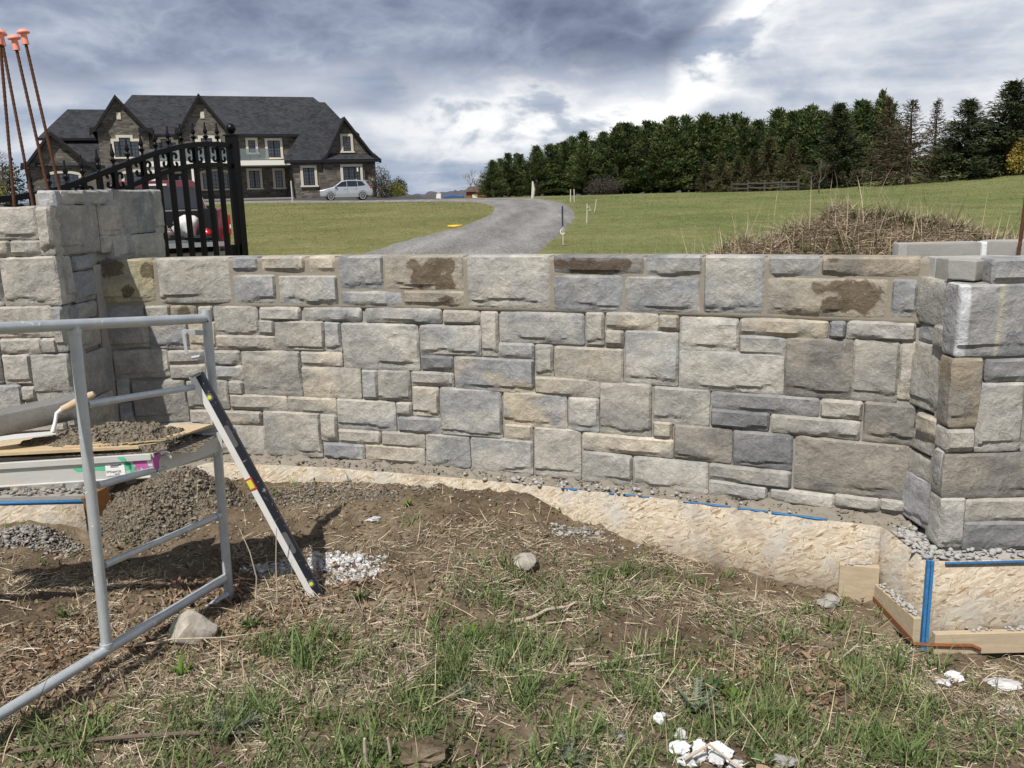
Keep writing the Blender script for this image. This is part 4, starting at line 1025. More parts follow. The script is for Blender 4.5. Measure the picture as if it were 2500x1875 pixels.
# the word on the sticker stands upside down
tc = bpy.data.curves.new('sticker_word', 'FONT'); tc.body = 'SCAFFOLD'; tc.size = .0125; tc.extrude = .0002; tc.align_x = 'CENTER'
tmp = bpy.data.objects.new('tmp_word', tc); COL.objects.link(tmp)
dg = bpy.context.evaluated_depsgraph_get(); tme = bpy.data.meshes.new_from_object(tmp.evaluated_get(dg)); bpy.data.objects.remove(tmp)
tw = ob('sticker_word', tme, m_ink, dk); tw.location = NEt + ld * .173 + Vector((0, -.0064, -.0645)); tw.rotation_euler = (R(90), R(180), 0)
tw.rotation_euler = (Matrix.Rotation(R(5.4), 3, 'Z') @ Matrix.Rotation(R(180), 3, 'Y') @ Matrix.Rotation(R(90), 3, 'X')).to_euler()

# magenta paint on the near hook's root
MB().prism([(-.021, -.046), (-.021, -.004), (-.004, .014), (.012, .026), (.020, .012), (.008, -.010), (.004, -.046)], 'y', -.0056, -.0052).build('magenta_paint', m_pink, dk, loc=hook_near.location, rot=hook_near.rotation_euler)

# plywood mortar boards on the plank
b1 = thing('mortar_board', 'splintered plywood mortar board lying on the plank', 'board')
zt = .590
MB().prism([(-2.75, 3.52), (-1.60, 3.63), (-1.66, 3.70), (-1.50, 3.80), (-1.385, 3.955), (-1.42, 3.99), (-1.70, 3.98), (-2.2, 3.95), (-2.75, 3.90)], 'z', zt - .002, zt + .010).build('plywood_sheet', m_oldply, b1)
MB().prism([(-1.92, 3.62), (-1.62, 3.66), (-1.47, 3.78), (-1.36, 3.93), (-1.44, 3.95), (-1.9, 3.90)], 'z', zt + .0105, zt + .018).build('plywood_ply', m_oldply, b1, rot=(0, 0, 0))
for k in range(9):
    a = rs.uniform(-1.95, -1.5); y = 3.60 + rs.rand() * .1
    MB().beam((a, y, zt + .020), (a + .10, y + .03, zt + .022), .007, .002).build('splinter', m_oldply, b1)
# heap of mortar
mh = thing('mortar_heap', 'low spread heap of fresh brown mortar on the plywood board', 'mortar')
heap('heap', m_chunk, -1.80, 3.79, .36, .15, .026, 93, .014, zt + .012, mh, .006)
heap('heap_crest', m_chunk, -1.72, 3.81, .20, .10, .028, 95, .016, zt + .022, mh, .006)
q = []
for i in range(900):
    a = rs.uniform(0, 6.28); r_ = rs.rand() ** .6 * 1.1; x = -1.79 + .30 * r_ * math.cos(a); y = 3.79 + .14 * r_ * math.sin(a); q.append((x, y, zt + .012 + max(0, 1.05 - r_) * (.036 + .034 * math.exp(-((x + 1.72) / .12) ** 2))))
tag(scatter_lumps('mortar_crumbs', m_wetmort, q, (.003, .013), 15, mh, .75, rough=1.0), kind='stuff')
# spare stone block and trowel
bl = thing('stone_block', 'dark sawn stone block lying on the plank beside the trowel', 'block')
block(bl, (0, 0, 0), .62, .10, .10, 0, m_darkst, 'block', seed=31)
bl.location = (-2.26, 3.88, .672); bl.rotation_euler = (R(8), R(-9), R(10))
tr = thing('brick_trowel', 'mortar-caked brick trowel with wooden handle lying on the mortar board', 'trowel')
MB().tube([(-1.965, 3.745, .742), (-1.905, 3.76, .770), (-1.845, 3.775, .797)], [.015, .018, .016], 12).build('handle', m_handle, tr, smooth=True)
MB().tube([(-1.845, 3.775, .797), (-1.832, 3.778, .803)], [.0165, .012], 12).build('handle_end', m_handle, tr, smooth=True)
MB().tube([(-1.965, 3.745, .742), (-1.985, 3.735, .728), (-1.99, 3.72, .69), (-1.995, 3.70, .655)], [.012, .009, .008, .010], 10).build('tang', m_levw, tr, smooth=True)
MB().prism([(-1.975, 3.69), (-2.02, 3.66), (-2.16, 3.60), (-2.34, 3.58), (-2.16, 3.70), (-2.02, 3.735)], 'z', .645, .649).build('blade', m_levw, tr)

# ------------------------------------------------------------------ spirit level leaning on the frame
lv_ = thing('spirit_level', 'long black and silver spirit level leaning against the scaffold post', 'spirit level')
a = Vector((-.912, 3.80, -.235)); b = Vector((-1.412, 3.868, .862)); dl = b - a; L = dl.length
zx = dl.normalized(); yx = Vector((.10, -.99, 0)); yx = (yx - zx * yx.dot(zx)).normalized(); xx_ = yx.cross(zx)
lv_.matrix_world = Matrix((xx_, yx, zx)).transposed().to_4x4(); lv_.location = a
# local: z along the level, x across (positive to the left-below edge), -y... faces the camera along +y
sgn = 1 if xx_.x < 0 else -1
def lvbox(nm, x0, x1, y0, y1, z0, z1, m, bev=.001): return MB().box(min(x0 * sgn, x1 * sgn), max(x0 * sgn, x1 * sgn), y0, y1, z0, z1).build(nm, m, lv_, bevel=bev)
lvbox('web', -.026, .026, -.006, .006, .012, L - .012, m_levb)
lvbox('top_flange', .020, .032, -.0125, .0125, .004, L - .004, m_levw)
lvbox('top_face', .004, .022, .0062, .0112, .006, L - .006, m_levw)
lvbox('bottom_flange', -.032, -.022, -.0125, .0125, .004, L - .004, m_levb)
lvbox('end_cap', -.031, .031, -.0115, .0115, 0, .010, m_util)
lvbox('end_cap', -.031, .031, -.0115, .0115, L - .010, L, m_util)
lvbox('vial_housing', .000, .034, -.013, .0135, L * .515, L * .567, m_red, .003)
lvbox('centre_vial', .006, .030, .010, .0145, L * .523, L * .559, m_vial, .003)
for f in (.095, .90):
    MB().lathe([(.0185, -.009), (.0185, .008), (.013, .0095), (.001, .0097)], (-.006 * sgn, 0, L * f), 18, (0, 1, 0)).build('end_vial_ring', m_grip, lv_, smooth=True)
    MB().lathe([(.0095, .0), (.0095, .0105), (.001, .0110)], (-.006 * sgn, 0, L * f), 12, (0, 1, 0)).build('end_vial', m_vial, lv_, smooth=True)
for f in (.275, .735):
    pl_ = []
    for th in np.linspace(0, math.pi, 9): pl_.append((-.006 * sgn + .0135 * math.cos(th), L * f + .042 + .0135 * math.sin(th)))
    for th in np.linspace(math.pi, 2 * math.pi, 9): pl_.append((-.006 * sgn + .0135 * math.cos(th), L * f - .042 + .0135 * math.sin(th)))
    MB().prism(pl_, 'y', -.008, .0085).build('hand_hole', m_grip, lv_, bevel=.002)

# ------------------------------------------------------------------ iron gate, swung open behind the left pier
GA = Vector((-3.15, 5.75, 0)); GD = Vector((.77, 1.80, 0)).normalized()
gt = thing('iron_gate', 'black wrought-iron gate leaf with arched top, scrolls and spear finials', 'gate', GA, math.atan2(GD.y, GD.x))
TOPR = [(-.30, 1.672), (.006, 1.694), (.16, 1.713), (.303, 1.738), (.443, 1.772), (.584, 1.813), (.725, 1.856), (.867, 1.899), (1.004, 1.941), (1.143, 1.981), (1.281, 2.018), (1.419, 2.050), (1.558, 2.076), (1.693, 2.093), (1.821, 2.103), (1.956, 2.106), (2.10, 2.100)]
LOWR = [(-.30, 1.44), (.16, 1.49), (.443, 1.565), (.62, 1.64), (.829, 1.722), (1.066, 1.798), (1.316, 1.868), (1.559, 1.916), (1.77, 1.936), (1.95, 1.937), (2.10, 1.932)]
def zi(tab, s): return float(np.interp(s, [t_[0] for t_ in tab], [t_[1] for t_ in tab]))
def rail_sweep(tab, w_, h_, name):
    n_ = 48; S = np.linspace(tab[0][0], tab[-1][0], n_); m = MB()
    for i in range(n_):
        z = zi(tab, S[i]); b = len(m.v)
        m.v += [(S[i], -w_ / 2, z - h_), (S[i], w_ / 2, z - h_), (S[i], w_ / 2, z), (S[i], -w_ / 2, z)]
        if i:
            for k in range(4): m.f.append([b - 4 + k, b - 4 + (k + 1) % 4, b + (k + 1) % 4, b + k])
    m.f += [[0, 1, 2, 3], [len(m.v) - 4, len(m.v) - 3, len(m.v) - 2, len(m.v) - 1]]
    return m.build(name, m_iron, gt, bevel=.003, seg=1)
rail_sweep(TOPR, .042, .040, 'top_rail'); rail_sweep(LOWR, .042, .036, 'arch_rail')
MB().box(-.3, 2.1, -.02, .02, .18, .23).build('bottom_rail', m_iron, gt)
fin = MB().lathe([(.010, 0), (.012, .004), (.008, .012), (.010, .022), (.022, .036), (.024, .042), (.012, .050), (.009, .060), (.017, .075), (.018, .085), (.011, .105), (.005, .140), (.007, .143), (.007, .150), (.001, .158)], n=10).mesh('finial', True)
fin.materials.append(m_iron)
def scroll():
    m = MB()
    for s_ in (-1, 1):
        for v_ in (-1, 1):
            pts = []
            for th in np.linspace(0, 4.3, 16):
                r_ = .030 * (1 - th / 6.2)
                pts.append((s_ * (.018 + .030 - r_ * math.cos(th)), 0, v_ * (.028 + r_ * math.sin(th) * 1.15)))
            for i in range(len(pts) - 1):
                p, q = Vector(pts[i]), Vector(pts[i + 1]); m.beam(p, q + (q - p) * .1, .018, .010, up=(0, 1, 0))
        m.beam((s_ * .018, 0, -.030), (s_ * .018, 0, .030), .016, .006, up=(0, 1, 0))
    return m.mesh('scroll')
scr = scroll(); scr.materials.append(m_iron)
for k in range(-2, 15):
    s = .006 + .1395 * k; zt_ = zi(TOPR, s)
    MB().box(s - .0165, s + .0165, -.0165, .0165, .2, zt_ - .03).build('bar', m_iron, gt)
    f = ob('finial', fin, None, gt); f.location = (s, 0, zt_ - .002)
    if k % 2 == 0:
        zm = (zt_ + zi(LOWR, s)) / 2 - .02
        c = ob('scroll', scr, None, gt); c.location = (s, 0, zm); g_ = (zt_ - zi(LOWR, s) - .05) / .15; c.scale = (1.12, 1, max(.95, min(1.3, g_)))
ps = 2.135
MB().box(ps - .04, ps + .04, -.04, .04, .1, 2.16).build('end_post', m_iron, gt, bevel=.003)
MB().box(ps - .05, ps + .05, -.05, .05, 2.16, 2.172).build('post_cap', m_iron, gt, bevel=.002)
MB().lathe([(.001, 0), (.020, .001), (.018, .010), (.030, .020), (.041, .040), (.043, .052), (.036, .074), (.018, .090), (.001, .094)], (ps, 0, 2.172), 18).build('ball_finial', m_iron, gt, smooth=True)
mm = MB().box(ps - .16, ps - .04, -.03, .03, 1.13, 1.17).box(ps - .10, ps - .07, -.04, .04, 1.12, 1.26)
mm.build('latch', m_iron, gt, bevel=.004)

# ------------------------------------------------------------------ red pickup behind the gate, seen from its tail
tk = thing('pickup_truck', 'red pickup truck parked behind the gate with its tailgate down', 'truck', (-6.10, 16.3, gz1(-6, 17)), R(27))
# local: x right, y forward, z up; tail at y = 0
def slab(name, poly, y0, y1, m, bev=.03, par=tk): return MB().prism(poly, 'y', y0, y1).build(name, m, par, bevel=bev, smooth=True)
slab('bed_side', [(.80, .50), (1.0, .50), (1.02, .95), (1.0, 1.36), (.88, 1.40), (.80, 1.36)], .02, 2.0, m_truck)
slab('bed_side', [(-.80, .50), (-1.0, .50), (-1.02, .95), (-1.0, 1.36), (-.88, 1.40), (-.80, 1.36)], .02, 2.0, m_truck)
MB().box(-.80, .80, .05, 2.0, .74, .78).build('bed_floor', m_gate_grey, tk)
MB().box(-.80, .80, 1.95, 2.0, .78, 1.36).build('bed_front', m_blackp, tk)
for s_ in (-1, 1): MB().box(s_ * .79 - .012, s_ * .79 + .012, .03, 1.95, .78, 1.40).build('bed_liner', m_blackp, tk)
slab('cab', [(-1.0, .5), (1.0, .5), (1.0, 1.30), (.93, 1.42), (.80, 1.90), (.70, 1.97), (-.70, 1.97), (-.80, 1.90), (-.93, 1.42), (-1.0, 1.30)], 2.03, 3.9, m_truck, .05)
slab('bonnet', [(-1.0, .5), (1.0, .5), (1.0, 1.12), (.9, 1.22), (-.9, 1.22), (-1.0, 1.12)], 3.9, 5.4, m_truck, .06)
MB().prism([(-.84, 1.40), (.84, 1.40), (.74, 1.80), (.70, 1.84), (-.70, 1.84), (-.74, 1.80)], 'y', 2.015, 2.04).build('rear_window', m_glass, tk, bevel=.008)
MB().box(-.86, .86, 2.005, 2.03, 1.355, 1.385).build('window_trim', m_util, tk)
MB().box(-.20, .20, 2.0, 2.05, 1.865, 1.905).build('high_brake_lamp', m_lamp, tk, bevel=.006)
for s_ in (-1, 1):
    MB().box(s_ * 1.0 - .01, s_ * 1.0 + .022 * s_ + .01, -.005, .10, .92, 1.28).build('tail_lamp', m_tailred, tk, bevel=.01)
    MB().box(s_ * 1.012 - .004, s_ * 1.012 + .016, -.012, .03, 1.03, 1.10).build('reverse_lamp', m_lamp, tk)
    MB().box(s_ * 1.02 - .02, s_ * 1.22, 3.45, 3.6, 1.28, 1.46).build('wing_mirror', m_blackp, tk, bevel=.03)
    for yy in (1.05, 4.6):
        w_ = MB().lathe([(.20, -.12), (.36, -.12), (.39, -.08), (.39, .08), (.36, .12), (.20, .12)], (s_ * .88, yy, .39), 22, (1, 0, 0)).build('wheel', m_tyre, tk, smooth=True)
        MB().lathe([(.02, -.09), (.21, -.09), (.21, .09), (.02, .09)], (s_ * .9, yy, .39), 16, (1, 0, 0)).build('rim', m_rim, w_, smooth=True)
MB().box(-.79, .79, -.56, -.02, .745, .805).build('tailgate', m_gate_grey, tk, bevel=.01)
MB().box(-.79, .79, -.575, -.56, .735, .815).build('tailgate_edge', m_util, tk)
MB().box(-.95, .95, -.14, .0, .46, .62).build('bumper', m_util, tk, bevel=.02)
slab('side_steps', [(-1.0, .42), (1.0, .42), (1.0, .5), (-1.0, .5)], 2.1, 4.0, m_blackp, .01)
def bagged(name, label, cat, m, pos, size, seed, rough=.5, freq=2.2):
    V, F = lump(seed, 3, rough, freq=freq); V = V * np.array(size); V[:, 2] -= V[:, 2].min()
    o = ob(name, fast_mesh(name, V, F, smooth=True), m); mw = Matrix.Translation(tk.location) @ Matrix.Rotation(R(27), 4, 'Z')
    o.location = mw @ Vector(pos); o.rotation_euler = (0, 0, R(27)); tag(o, label, cat)
bagged('plastic_bag', 'crumpled white bag standing nearest the right side of the truck bed', 'bag', m_bag, (.33, .50, .80), (.24, .20, .27), 51, .45)
bagged('plastic_bag', 'slumped pale pink bag in the middle of the truck bed', 'bag', m_bagp, (-.28, .40, .80), (.32, .22, .17), 52, .45)
bagged('orange_tub', 'orange plastic tub at the left of the lowered tailgate', 'tub', m_orange, (-.72, -.22, .81), (.30, .22, .10), 53, .1)
bagged('red_toolbox', 'small red container beside the white bag in the truck bed', 'box', m_tailred, (.62, .30, .80), (.15, .16, .12), 54, .2)
bagged('hose_coil', 'dark coil of hose at the tail of the truck bed', 'hose', m_blackp, (.42, -.12, .81), (.28, .16, .06), 55, .4)

# ------------------------------------------------------------------ garden posts and bits beside the drive
def stake(label, x, y, h, r_, m, cat='stake', lean=(0, 0)):
    t_ = MB().tube([(0, 0, -.15), (lean[0], lean[1], h)], r_, 8).build('stake', m, smooth=True); t_.location = (x, y, gz1(x, y)); tag(t_, label, cat); return t_
mp = thing('marker_post', 'dark steel marker post at the right edge of the gravel drive', 'post', (1.42, 23.2, gz1(1.42, 23.2)))
MB().tube([(0, 0, -.2), (.0, 0, 1.02)], .022, 8).build('post', m_post, mp, smooth=True)
MB().tube([(.004, -.024, .02), (.004, -.024, .50)], .015, 8).build('pale_sleeve', m_stake, mp, smooth=True)
MB().tube([(-.02, -.02, .44), (-.06, -.03, .40), (-.05, -.03, .33), (0, -.03, .30), (.05, -.03, .34)], .014, 6).build('tied_cord', m_whitep, mp, smooth=True)
ms = thing('tied_stake', 'whitish stake with knotted cord on the bend of the drive', 'stake', (2.95, 33.5, gz1(2.95, 33.5)))
MB().tube([(0, 0, -.2), (.03, 0, .72)], .020, 7).build('stake', m_stake, ms, smooth=True)
MB().tube([(0, -.04, .55), (.1, -.05, .62), (.14, -.05, .5), (.05, -.05, .45), (.16, -.05, .48), (.22, 0, .36)], .012, 6).build('tied_cord', m_stake, ms, smooth=True)
stake('leaning pale stake just behind the tied stake on the bend', 4.0, 41.5, .6, .016, m_stake, lean=(.12, 0))
stake('pair stake, left one, at the far end of the drive', 3.95, 56, .8, .03, m_stake)
stake('pair stake, right one, at the far end of the drive', 4.2, 56.4, .8, .03, m_stake)
stake('short white survey peg at the near edge of the drive', -2.2, 20.6, .14, .02, m_whitep)
sp2 = thing('wrapped_stake', 'stake wrapped in pale cloth in front of the pines', 'stake', (1.9, 68, gz1(1.9, 68)))
MB().tube([(0, 0, -.1), (.1, 0, .7), (.05, 0, 1.3)], [.10, .14, .05], 7).build('cloth', m_stake, sp2, smooth=True)
stake('thin wooden marker stake standing on the forecourt before the house window', -17.4, 73, 1.7, .05, m_stake)
hs = MB()
hs.tube([(.45 * math.cos(a) * (1 + .15 * math.sin(3 * a)), .28 * math.sin(a), .03 + .015 * k) for k in range(3) for a in np.linspace(0, 6.2, 22)], .028, 6)
h_ = hs.build('yellow_hose', m_yellow, smooth=True); h_.location = (-1.95, 33.0, gz1(-1.95, 33.0) + .03); h_.scale = (.55, .8, .8); tag(h_, 'small yellow coil lying on the edge of the drive', 'hose')

# ------------------------------------------------------------------ house
HD = 93.0
_ha = R(-18.11)   # bearing of the house from the gate
hs_o = Vector((HD * math.sin(_ha), HD * math.cos(_ha), 2.0))
house = thing('stone_house', 'large two-storey grey stone house with dark gabled roofs across the lawn', 'house', hs_o, R(19.6))
U = 54.0
def hx(v): return (v - 1100) / U * .90
def hz(v): return (686 - v) / U * .908
def vol(name, x0, x1, y0, y1, z0, z1, m=None): return MB().box(x0, x1, y0, y1, z0, z1).build(name, m or m_hstone, house)
# walls
vol('wall', hx(540), hx(1955), .0, 12.5, -.6, hz(318))
vol('wall', hx(150), hx(535), -.9, 9, -.6, hz(484))
vol('wall', hx(235), hx(560), 1.6, 11, -.6, hz(330))
vol('wall', hx(1552), hx(2048), -2.6, 6, -.6, hz(474))
vol('wall', hx(1735), hx(1978), -2.9, -2.55, -.6, hz(478))
def gable(xl, xr, xp, zl, zp, y0, y1, flare=True, ov=.35, wall_x=None, wall_y=None, wz0=None):
    """gabled wing: stone front and a flared dark roof with a thick verge"""
    wl, wr = wall_x
    def zat(x):
        if x < xp: t_ = (x - xl) / (xp - xl)
        else: t_ = (xr - x) / (xr - xp)
        t_ = max(0, min(1, t_))
        return zl + (zp - zl) * (t_ if not flare else (.55 * t_ / .22 * .22 if t_ < .22 else .121 + (t_ - .22) / .78 * .879))
    xs_ = [wl] + [x for x in np.linspace(wl, wr, 13)[1:-1]] + [wr]; xs_ = sorted(set(xs_ + [xp]))
    poly = [(wl, wz0), (wr, wz0)] + [(x, zat(x) - .12) for x in xs_[::-1]]
    MB().prism(poly, 'y', wall_y, wall_y + .6).build('gable_wall', m_hstone, house)
    px_ = [xl, xl + (xp - xl) * .22, xp, xr - (xr - xp) * .22, xr]; pz = [zat(x) for x in px_]
    rf = MB(); n5 = 5
    for i in range(4):
        a0, a1, b0, b1 = px_[i], px_[i + 1], pz[i], pz[i + 1]
        rf.poly([(a0, y0, b0 + .06), (a1, y0, b1 + .06), (a1, y1, b1 + .06), (a0, y1, b0 + .06)])
    r_ = rf.build('roof', m_shingle, house)
    fb = MB()
    for i in range(4):
        a0, a1, b0, b1 = px_[i], px_[i + 1], pz[i], pz[i + 1]
        fb.poly([(a0, y0 - .01, b0 - .30), (a1, y0 - .01, b1 - .30), (a1, y0 - .01, b1 + .07), (a0, y0 - .01, b0 + .07)])
        fb.poly([(a0, y0 - .01, b0 - .30), (a1, y0 - .01, b1 - .30), (a1, y0 + .7, b1 - .30), (a0, y0 + .7, b0 - .30)])
    fb.build('verge_board', m_fascia, r_)
gable(hx(492), hx(818), hx(642), hz(306), hz(116), -1.75, 6.2, wall_x=(hx(531), hx(790)), wall_y=-1.3, wz0=-.6)
gable(hx(930), hx(1246), hx(1076), hz(306), hz(102), -1.55, 6.4, wall_x=(hx(962), hx(1226)), wall_y=-1.1, wz0=hz(480))
gable(hx(132), hx(505), hx(296), hz(486), hz(306), -1.5, 3.2, wall_x=(hx(172), hx(450)), wall_y=-.95, wz0=hz(500))
gable(hx(1722), hx(2078), hx(1872), hz(474), hz(232), -3.25, 2.6, wall_x=(hx(1752), hx(2040)), wall_y=-2.65, wz0=hz(468))
# eaves returns under the gables
for a, b, z, y in ((495, 572, 303, -1.7), (742, 818, 303, -1.7), (932, 985, 305, -1.5), (1200, 1245, 303, -1.5), (135, 205, 484, -1.45), (418, 500, 482, -1.45)):
    MB().box(hx(a), hx(b), y, y + .8, hz(z) - .05, hz(z) + .30).build('eaves_return', m_fascia, house)
def roof(name, polys, m=None):
    q = MB()
    for p in polys: q.poly(p)
    return q.build(name, m or m_shingle, house)
ez = hz(318) + .05; rz = 10.5
x0, x1 = hx(528), hx(1985); ya, yb_ = -.55, 13
ra, rb = (-6.5, 6.2, rz), (11.3, 6.2, rz)
roof('roof', [[(x0, ya, ez), (x1, ya, ez), rb, ra], [(x1, yb_, ez), (x0, yb_, ez), ra, rb], [(x0, yb_, ez), (x0, ya, ez), ra], [(x1, ya, ez), (x1, yb_, ez), rb]])
fc = MB().box(x0, x1, ya - .02, ya + .12, ez - .26, ez - .01).box(x0, x1, ya + .1, .02, ez - .26, ez - .20).box(x1 - .1, x1 + .02, ya, yb_, ez - .26, ez - .01)
fc.build('eaves_board', m_fascia, house)
# right wing: hipped catslide roof
wz = hz(474) + .04; ap = 11.2; az_ = 9.5
wl, wr, wy = hx(1512), hx(2070), -3.05
roof('roof', [[(wl, wy, wz), (wr, wy, wz), (ap + .6, 1.5, az_), (ap, 1.5, az_)], [(wl, 9, wz), (wl, wy, wz), (ap, 1.5, az_), (ap, 9, az_)], [(wr, wy, wz), (wr, 9, wz), (ap + .6, 9, az_), (ap + .6, 1.5, az_)], [(ap, 1.5, az_), (ap + .6, 1.5, az_), (ap + .6, 9, az_), (ap, 9, az_)]])
MB().box(wl, hx(1735), wy - .02, wy + .1, wz - .24, wz - .01).box(hx(1735), wr + .1, wy - .22, wy - .08, wz - .24, wz - .01).box(wl - .02, wl + .1, wy, .0, wz - .24, wz - .01).box(wl, wr, wy + .1, -2.55, wz - .24, wz - .19).build('eaves_board', m_fascia, house)
roof('roof', [[(hx(1735), -3.3, wz + .02), (hx(2075), -3.3, wz + .02), (hx(2045), -2.66, wz + .62), (hx(1752), -2.66, wz + .62)]])
# left wing roofs
lz = hz(330) + .05
roof('roof', [[(hx(213), 1.1, lz), (hx(575), 1.1, lz), (hx(590), 5.4, 9.0), (-12.4, 5.4, 9.0)], [(hx(213), 11, lz), (hx(213), 1.1, lz), (-12.4, 5.4, 9.0)],
     [(hx(575), 11, lz), (hx(213), 11, lz), (-12.4, 5.4, 9.0), (hx(590), 5.4, 9.0)]])
MB().box(hx(213), hx(560), 1.06, 1.18, lz - .24, lz - .01).build('eaves_board', m_fascia, house)
roof('roof', [[(hx(150), -1.3, hz(484) + .03), (hx(548), -1.3, hz(484) + .03), (hx(548), 1.7, hz(335)), (hx(240), 1.7, hz(335))]])
MB().box(hx(420), hx(548), -1.34, -1.2, hz(484) - .22, hz(484) + .02).build('eaves_board', m_fascia, house)
# porch: slab, soffit, columns, glass rail
pz0, pz1 = hz(497), hz(470)
MB().box(hx(762), hx(1545), -3.0, .05, pz0, pz1).build('balcony_slab', m_whitep, house)
for cx_ in (795, 1008): MB().box(hx(cx_) - .17, hx(cx_) + .17, -2.85, -2.5, -.3, pz0).build('column', m_whitep, house)
for i in range(12):
    a = hx(792 + i * 53.2); b = hx(792 + (i + 1) * 53.2) - .04
    MB().box(a, b, -2.92, -2.90, pz1 + .02, hz(405)).build('rail_panel', m_railgl, house)
MB().box(hx(560), hx(1550), -3.2, .0, -.6, .12).build('porch_step', m_slab, house)
MB().box(hx(560), hx(1550), -3.6, -3.2, -.6, -.02).build('porch_step', m_slab, house)
MB().box(hx(868), hx(965), -.03, .02, .1, hz(520)).build('door_surround', m_cream, house)
dr = MB().box(hx(880), hx(952), -.06, -.02, .12, hz(532)).build('door', m_fascia, house)
for a in (893, 928): MB().box(hx(a), hx(a + 11), -.075, -.055, .5, hz(545)).build('door_glass', m_pane, dr)
for cx_ in (1533,): MB().tube([(hx(1512), -3.1, wz - .2), (hx(1524), -2.9, hz(492)), (hx(1545), -2.72, hz(520)), (hx(1556), -2.72, .0)], .055, 6).build('downpipe', m_fascia, house)
MB().tube([(hx(140), -1.4, hz(488)), (hx(160), -1.1, hz(505)), (hx(168), -1.0, hz(520)), (hx(168), -1.0, 0)], .05, 6).build('downpipe', m_fascia, house)
# windows
def window(gl, y, cols, rows, trim=13, arch=False, step=None, mull=1, sill=True):
    xa, xb, ya_, yb2 = gl                              # glass: left, right, top, bottom on the drawing grid
    x0, x1, z1, z0 = hx(xa), hx(xb), hz(ya_), hz(yb2); t_ = trim / U
    m = MB()
    def topz(x, base, rise): return base + rise * (1 - ((x - (x0 + x1) / 2) / ((x1 - x0) / 2 + t_)) ** 2)
    if arch:
        n_ = 12; xs_ = np.linspace(x0 - t_, x1 + t_, n_)
        for i in range(n_ - 1):
            a, b = xs_[i], xs_[i + 1]
            m.prism([(a, topz(a, z1 - .25, .25) + 0), (b, topz(b, z1 - .25, .25)), (b, topz(b, z1 - .25, .25) + t_), (a, topz(a, z1 - .25, .25) + t_)], 'y', y - .10, y)
        m.box(x0 - t_, x0, y - .10, y, z0, z1 - .22).box(x1, x1 + t_, y - .10, y, z0, z1 - .22)
    elif step:
        sx0, sx1, sz = hx(step[0]), hx(step[1]), hz(step[2])
        m.box(x0 - t_, x0, y - .10, y, z0, z1).box(x1, x1 + t_, y - .10, y, z0, z1)
        m.box(x0 - t_, sx0, y - .10, y, z1, z1 + t_).box(sx1, x1 + t_, y - .10, y, z1, z1 + t_)
        m.box(sx0 - t_, sx0, y - .10, y, z1 + t_, sz + t_).box(sx1, sx1 + t_, y - .10, y, z1 + t_, sz + t_).box(sx0, sx1, y - .10, y, sz, sz + t_)
    else:
        m.box(x0 - t_, x0, y - .10, y, z0, z1 + t_).box(x1, x1 + t_, y - .10, y, z0, z1 + t_).box(x0, x1, y - .10, y, z1, z1 + t_)
    w_ = m.build('window', m_cream, house)
    if sill: MB().box(x0 - t_ - .08, x1 + t_ + .08, y - .17, y, z0 - .16, z0).build('sill', m_cream, w_)
    g = MB().box(x0, x1, y - .030, y - .005, z0, z1)
    if step: g.box(hx(step[0]), hx(step[1]), y - .030, y - .005, z1, hz(step[2]))
    g.build('pane', m_pane, w_)
    f = MB(); fw = .075
    f.box(x0, x0 + fw, y - .065, y - .03, z0, z1).box(x1 - fw, x1, y - .065, y - .03, z0, z1).box(x0, x1, y - .065, y - .03, z0, z0 + fw)
    if not step: f.box(x0, x1, y - .065, y - .03, z1 - fw, z1)
    else: f.box(hx(step[0]), hx(step[1]), y - .065, y - .03, hz(step[2]) - fw, hz(step[2])).box(hx(step[0]) - .07, hx(step[0]) + .07, y - .065, y - .03, z0, hz(step[2])).box(hx(step[1]) - .07, hx(step[1]) + .07, y - .065, y - .03, z0, hz(step[2]))
    for k in range(1, mull):
        xm = x0 + (x1 - x0) * k / mull; f.box(xm - .07, xm + .07, y - .065, y - .03, z0, z1)
    f.build('frame', m_fascia, w_)
    bb = MB(); ztop = hz(step[2]) if step else z1
    for k in range(1, cols):
        xm = x0 + (x1 - x0) * k / cols; bb.box(xm - .016, xm + .016, y - .048, y - .03, z0, z1)
    for k in range(1, rows):
        zm = z0 + (ztop - z0) * k / rows; xa2, xb2 = (x0, x1) if zm < z1 else (hx(step[0]), hx(step[1]))
        bb.box(xa2, xb2, y - .046, y - .03, zm - .016, zm + .016)
    bb.build('glazing_bars', m_fascia, w_)
    return w_
window((608, 735, 357, 440), -1.3, 6, 5, step=(636, 694, 337))
window((824, 930, 358, 445), .0, 6, 5, step=(850, 905, 340))
window((1040, 1160, 360, 455), -1.1, 6, 5, step=(1066, 1128, 340))
window((1330, 1370, 348, 418), 0, 2, 4)
window((1440, 1512, 350, 447), 0, 4, 5, mull=2)
window((258, 408, 522, 622), -.95, 6, 4, arch=True, mull=3)
window((642, 778, 522, 618), -1.3, 6, 4, arch=True, mull=3)
window((1058, 1200, 522, 620), 0, 6, 4, arch=True, mull=3)
window((1320, 1380, 522, 620), 0, 4, 5, mull=2)
window((1470, 1512, 523, 620), 0, 2, 5)
window((1615, 1682, 515, 614), -2.6, 4, 5, mull=2)
w9 = window((1847, 1950, 512, 602), -2.9, 6, 5, mull=3)
window((1860, 1906, 338, 422), -2.65, 2, 5)
MB().box(hx(1930), hx(1938), -2.99, -2.975, hz(540), hz(515)).build('white_sticker', m_label, w9)
for (a, b, y) in ((637, 204, -1.3), (1076, 196, -1.1)): MB().box(hx(a), hx(a + 22), y - .06, y + .02, hz(b + 36), hz(b)).build('attic_block', m_cream, house)
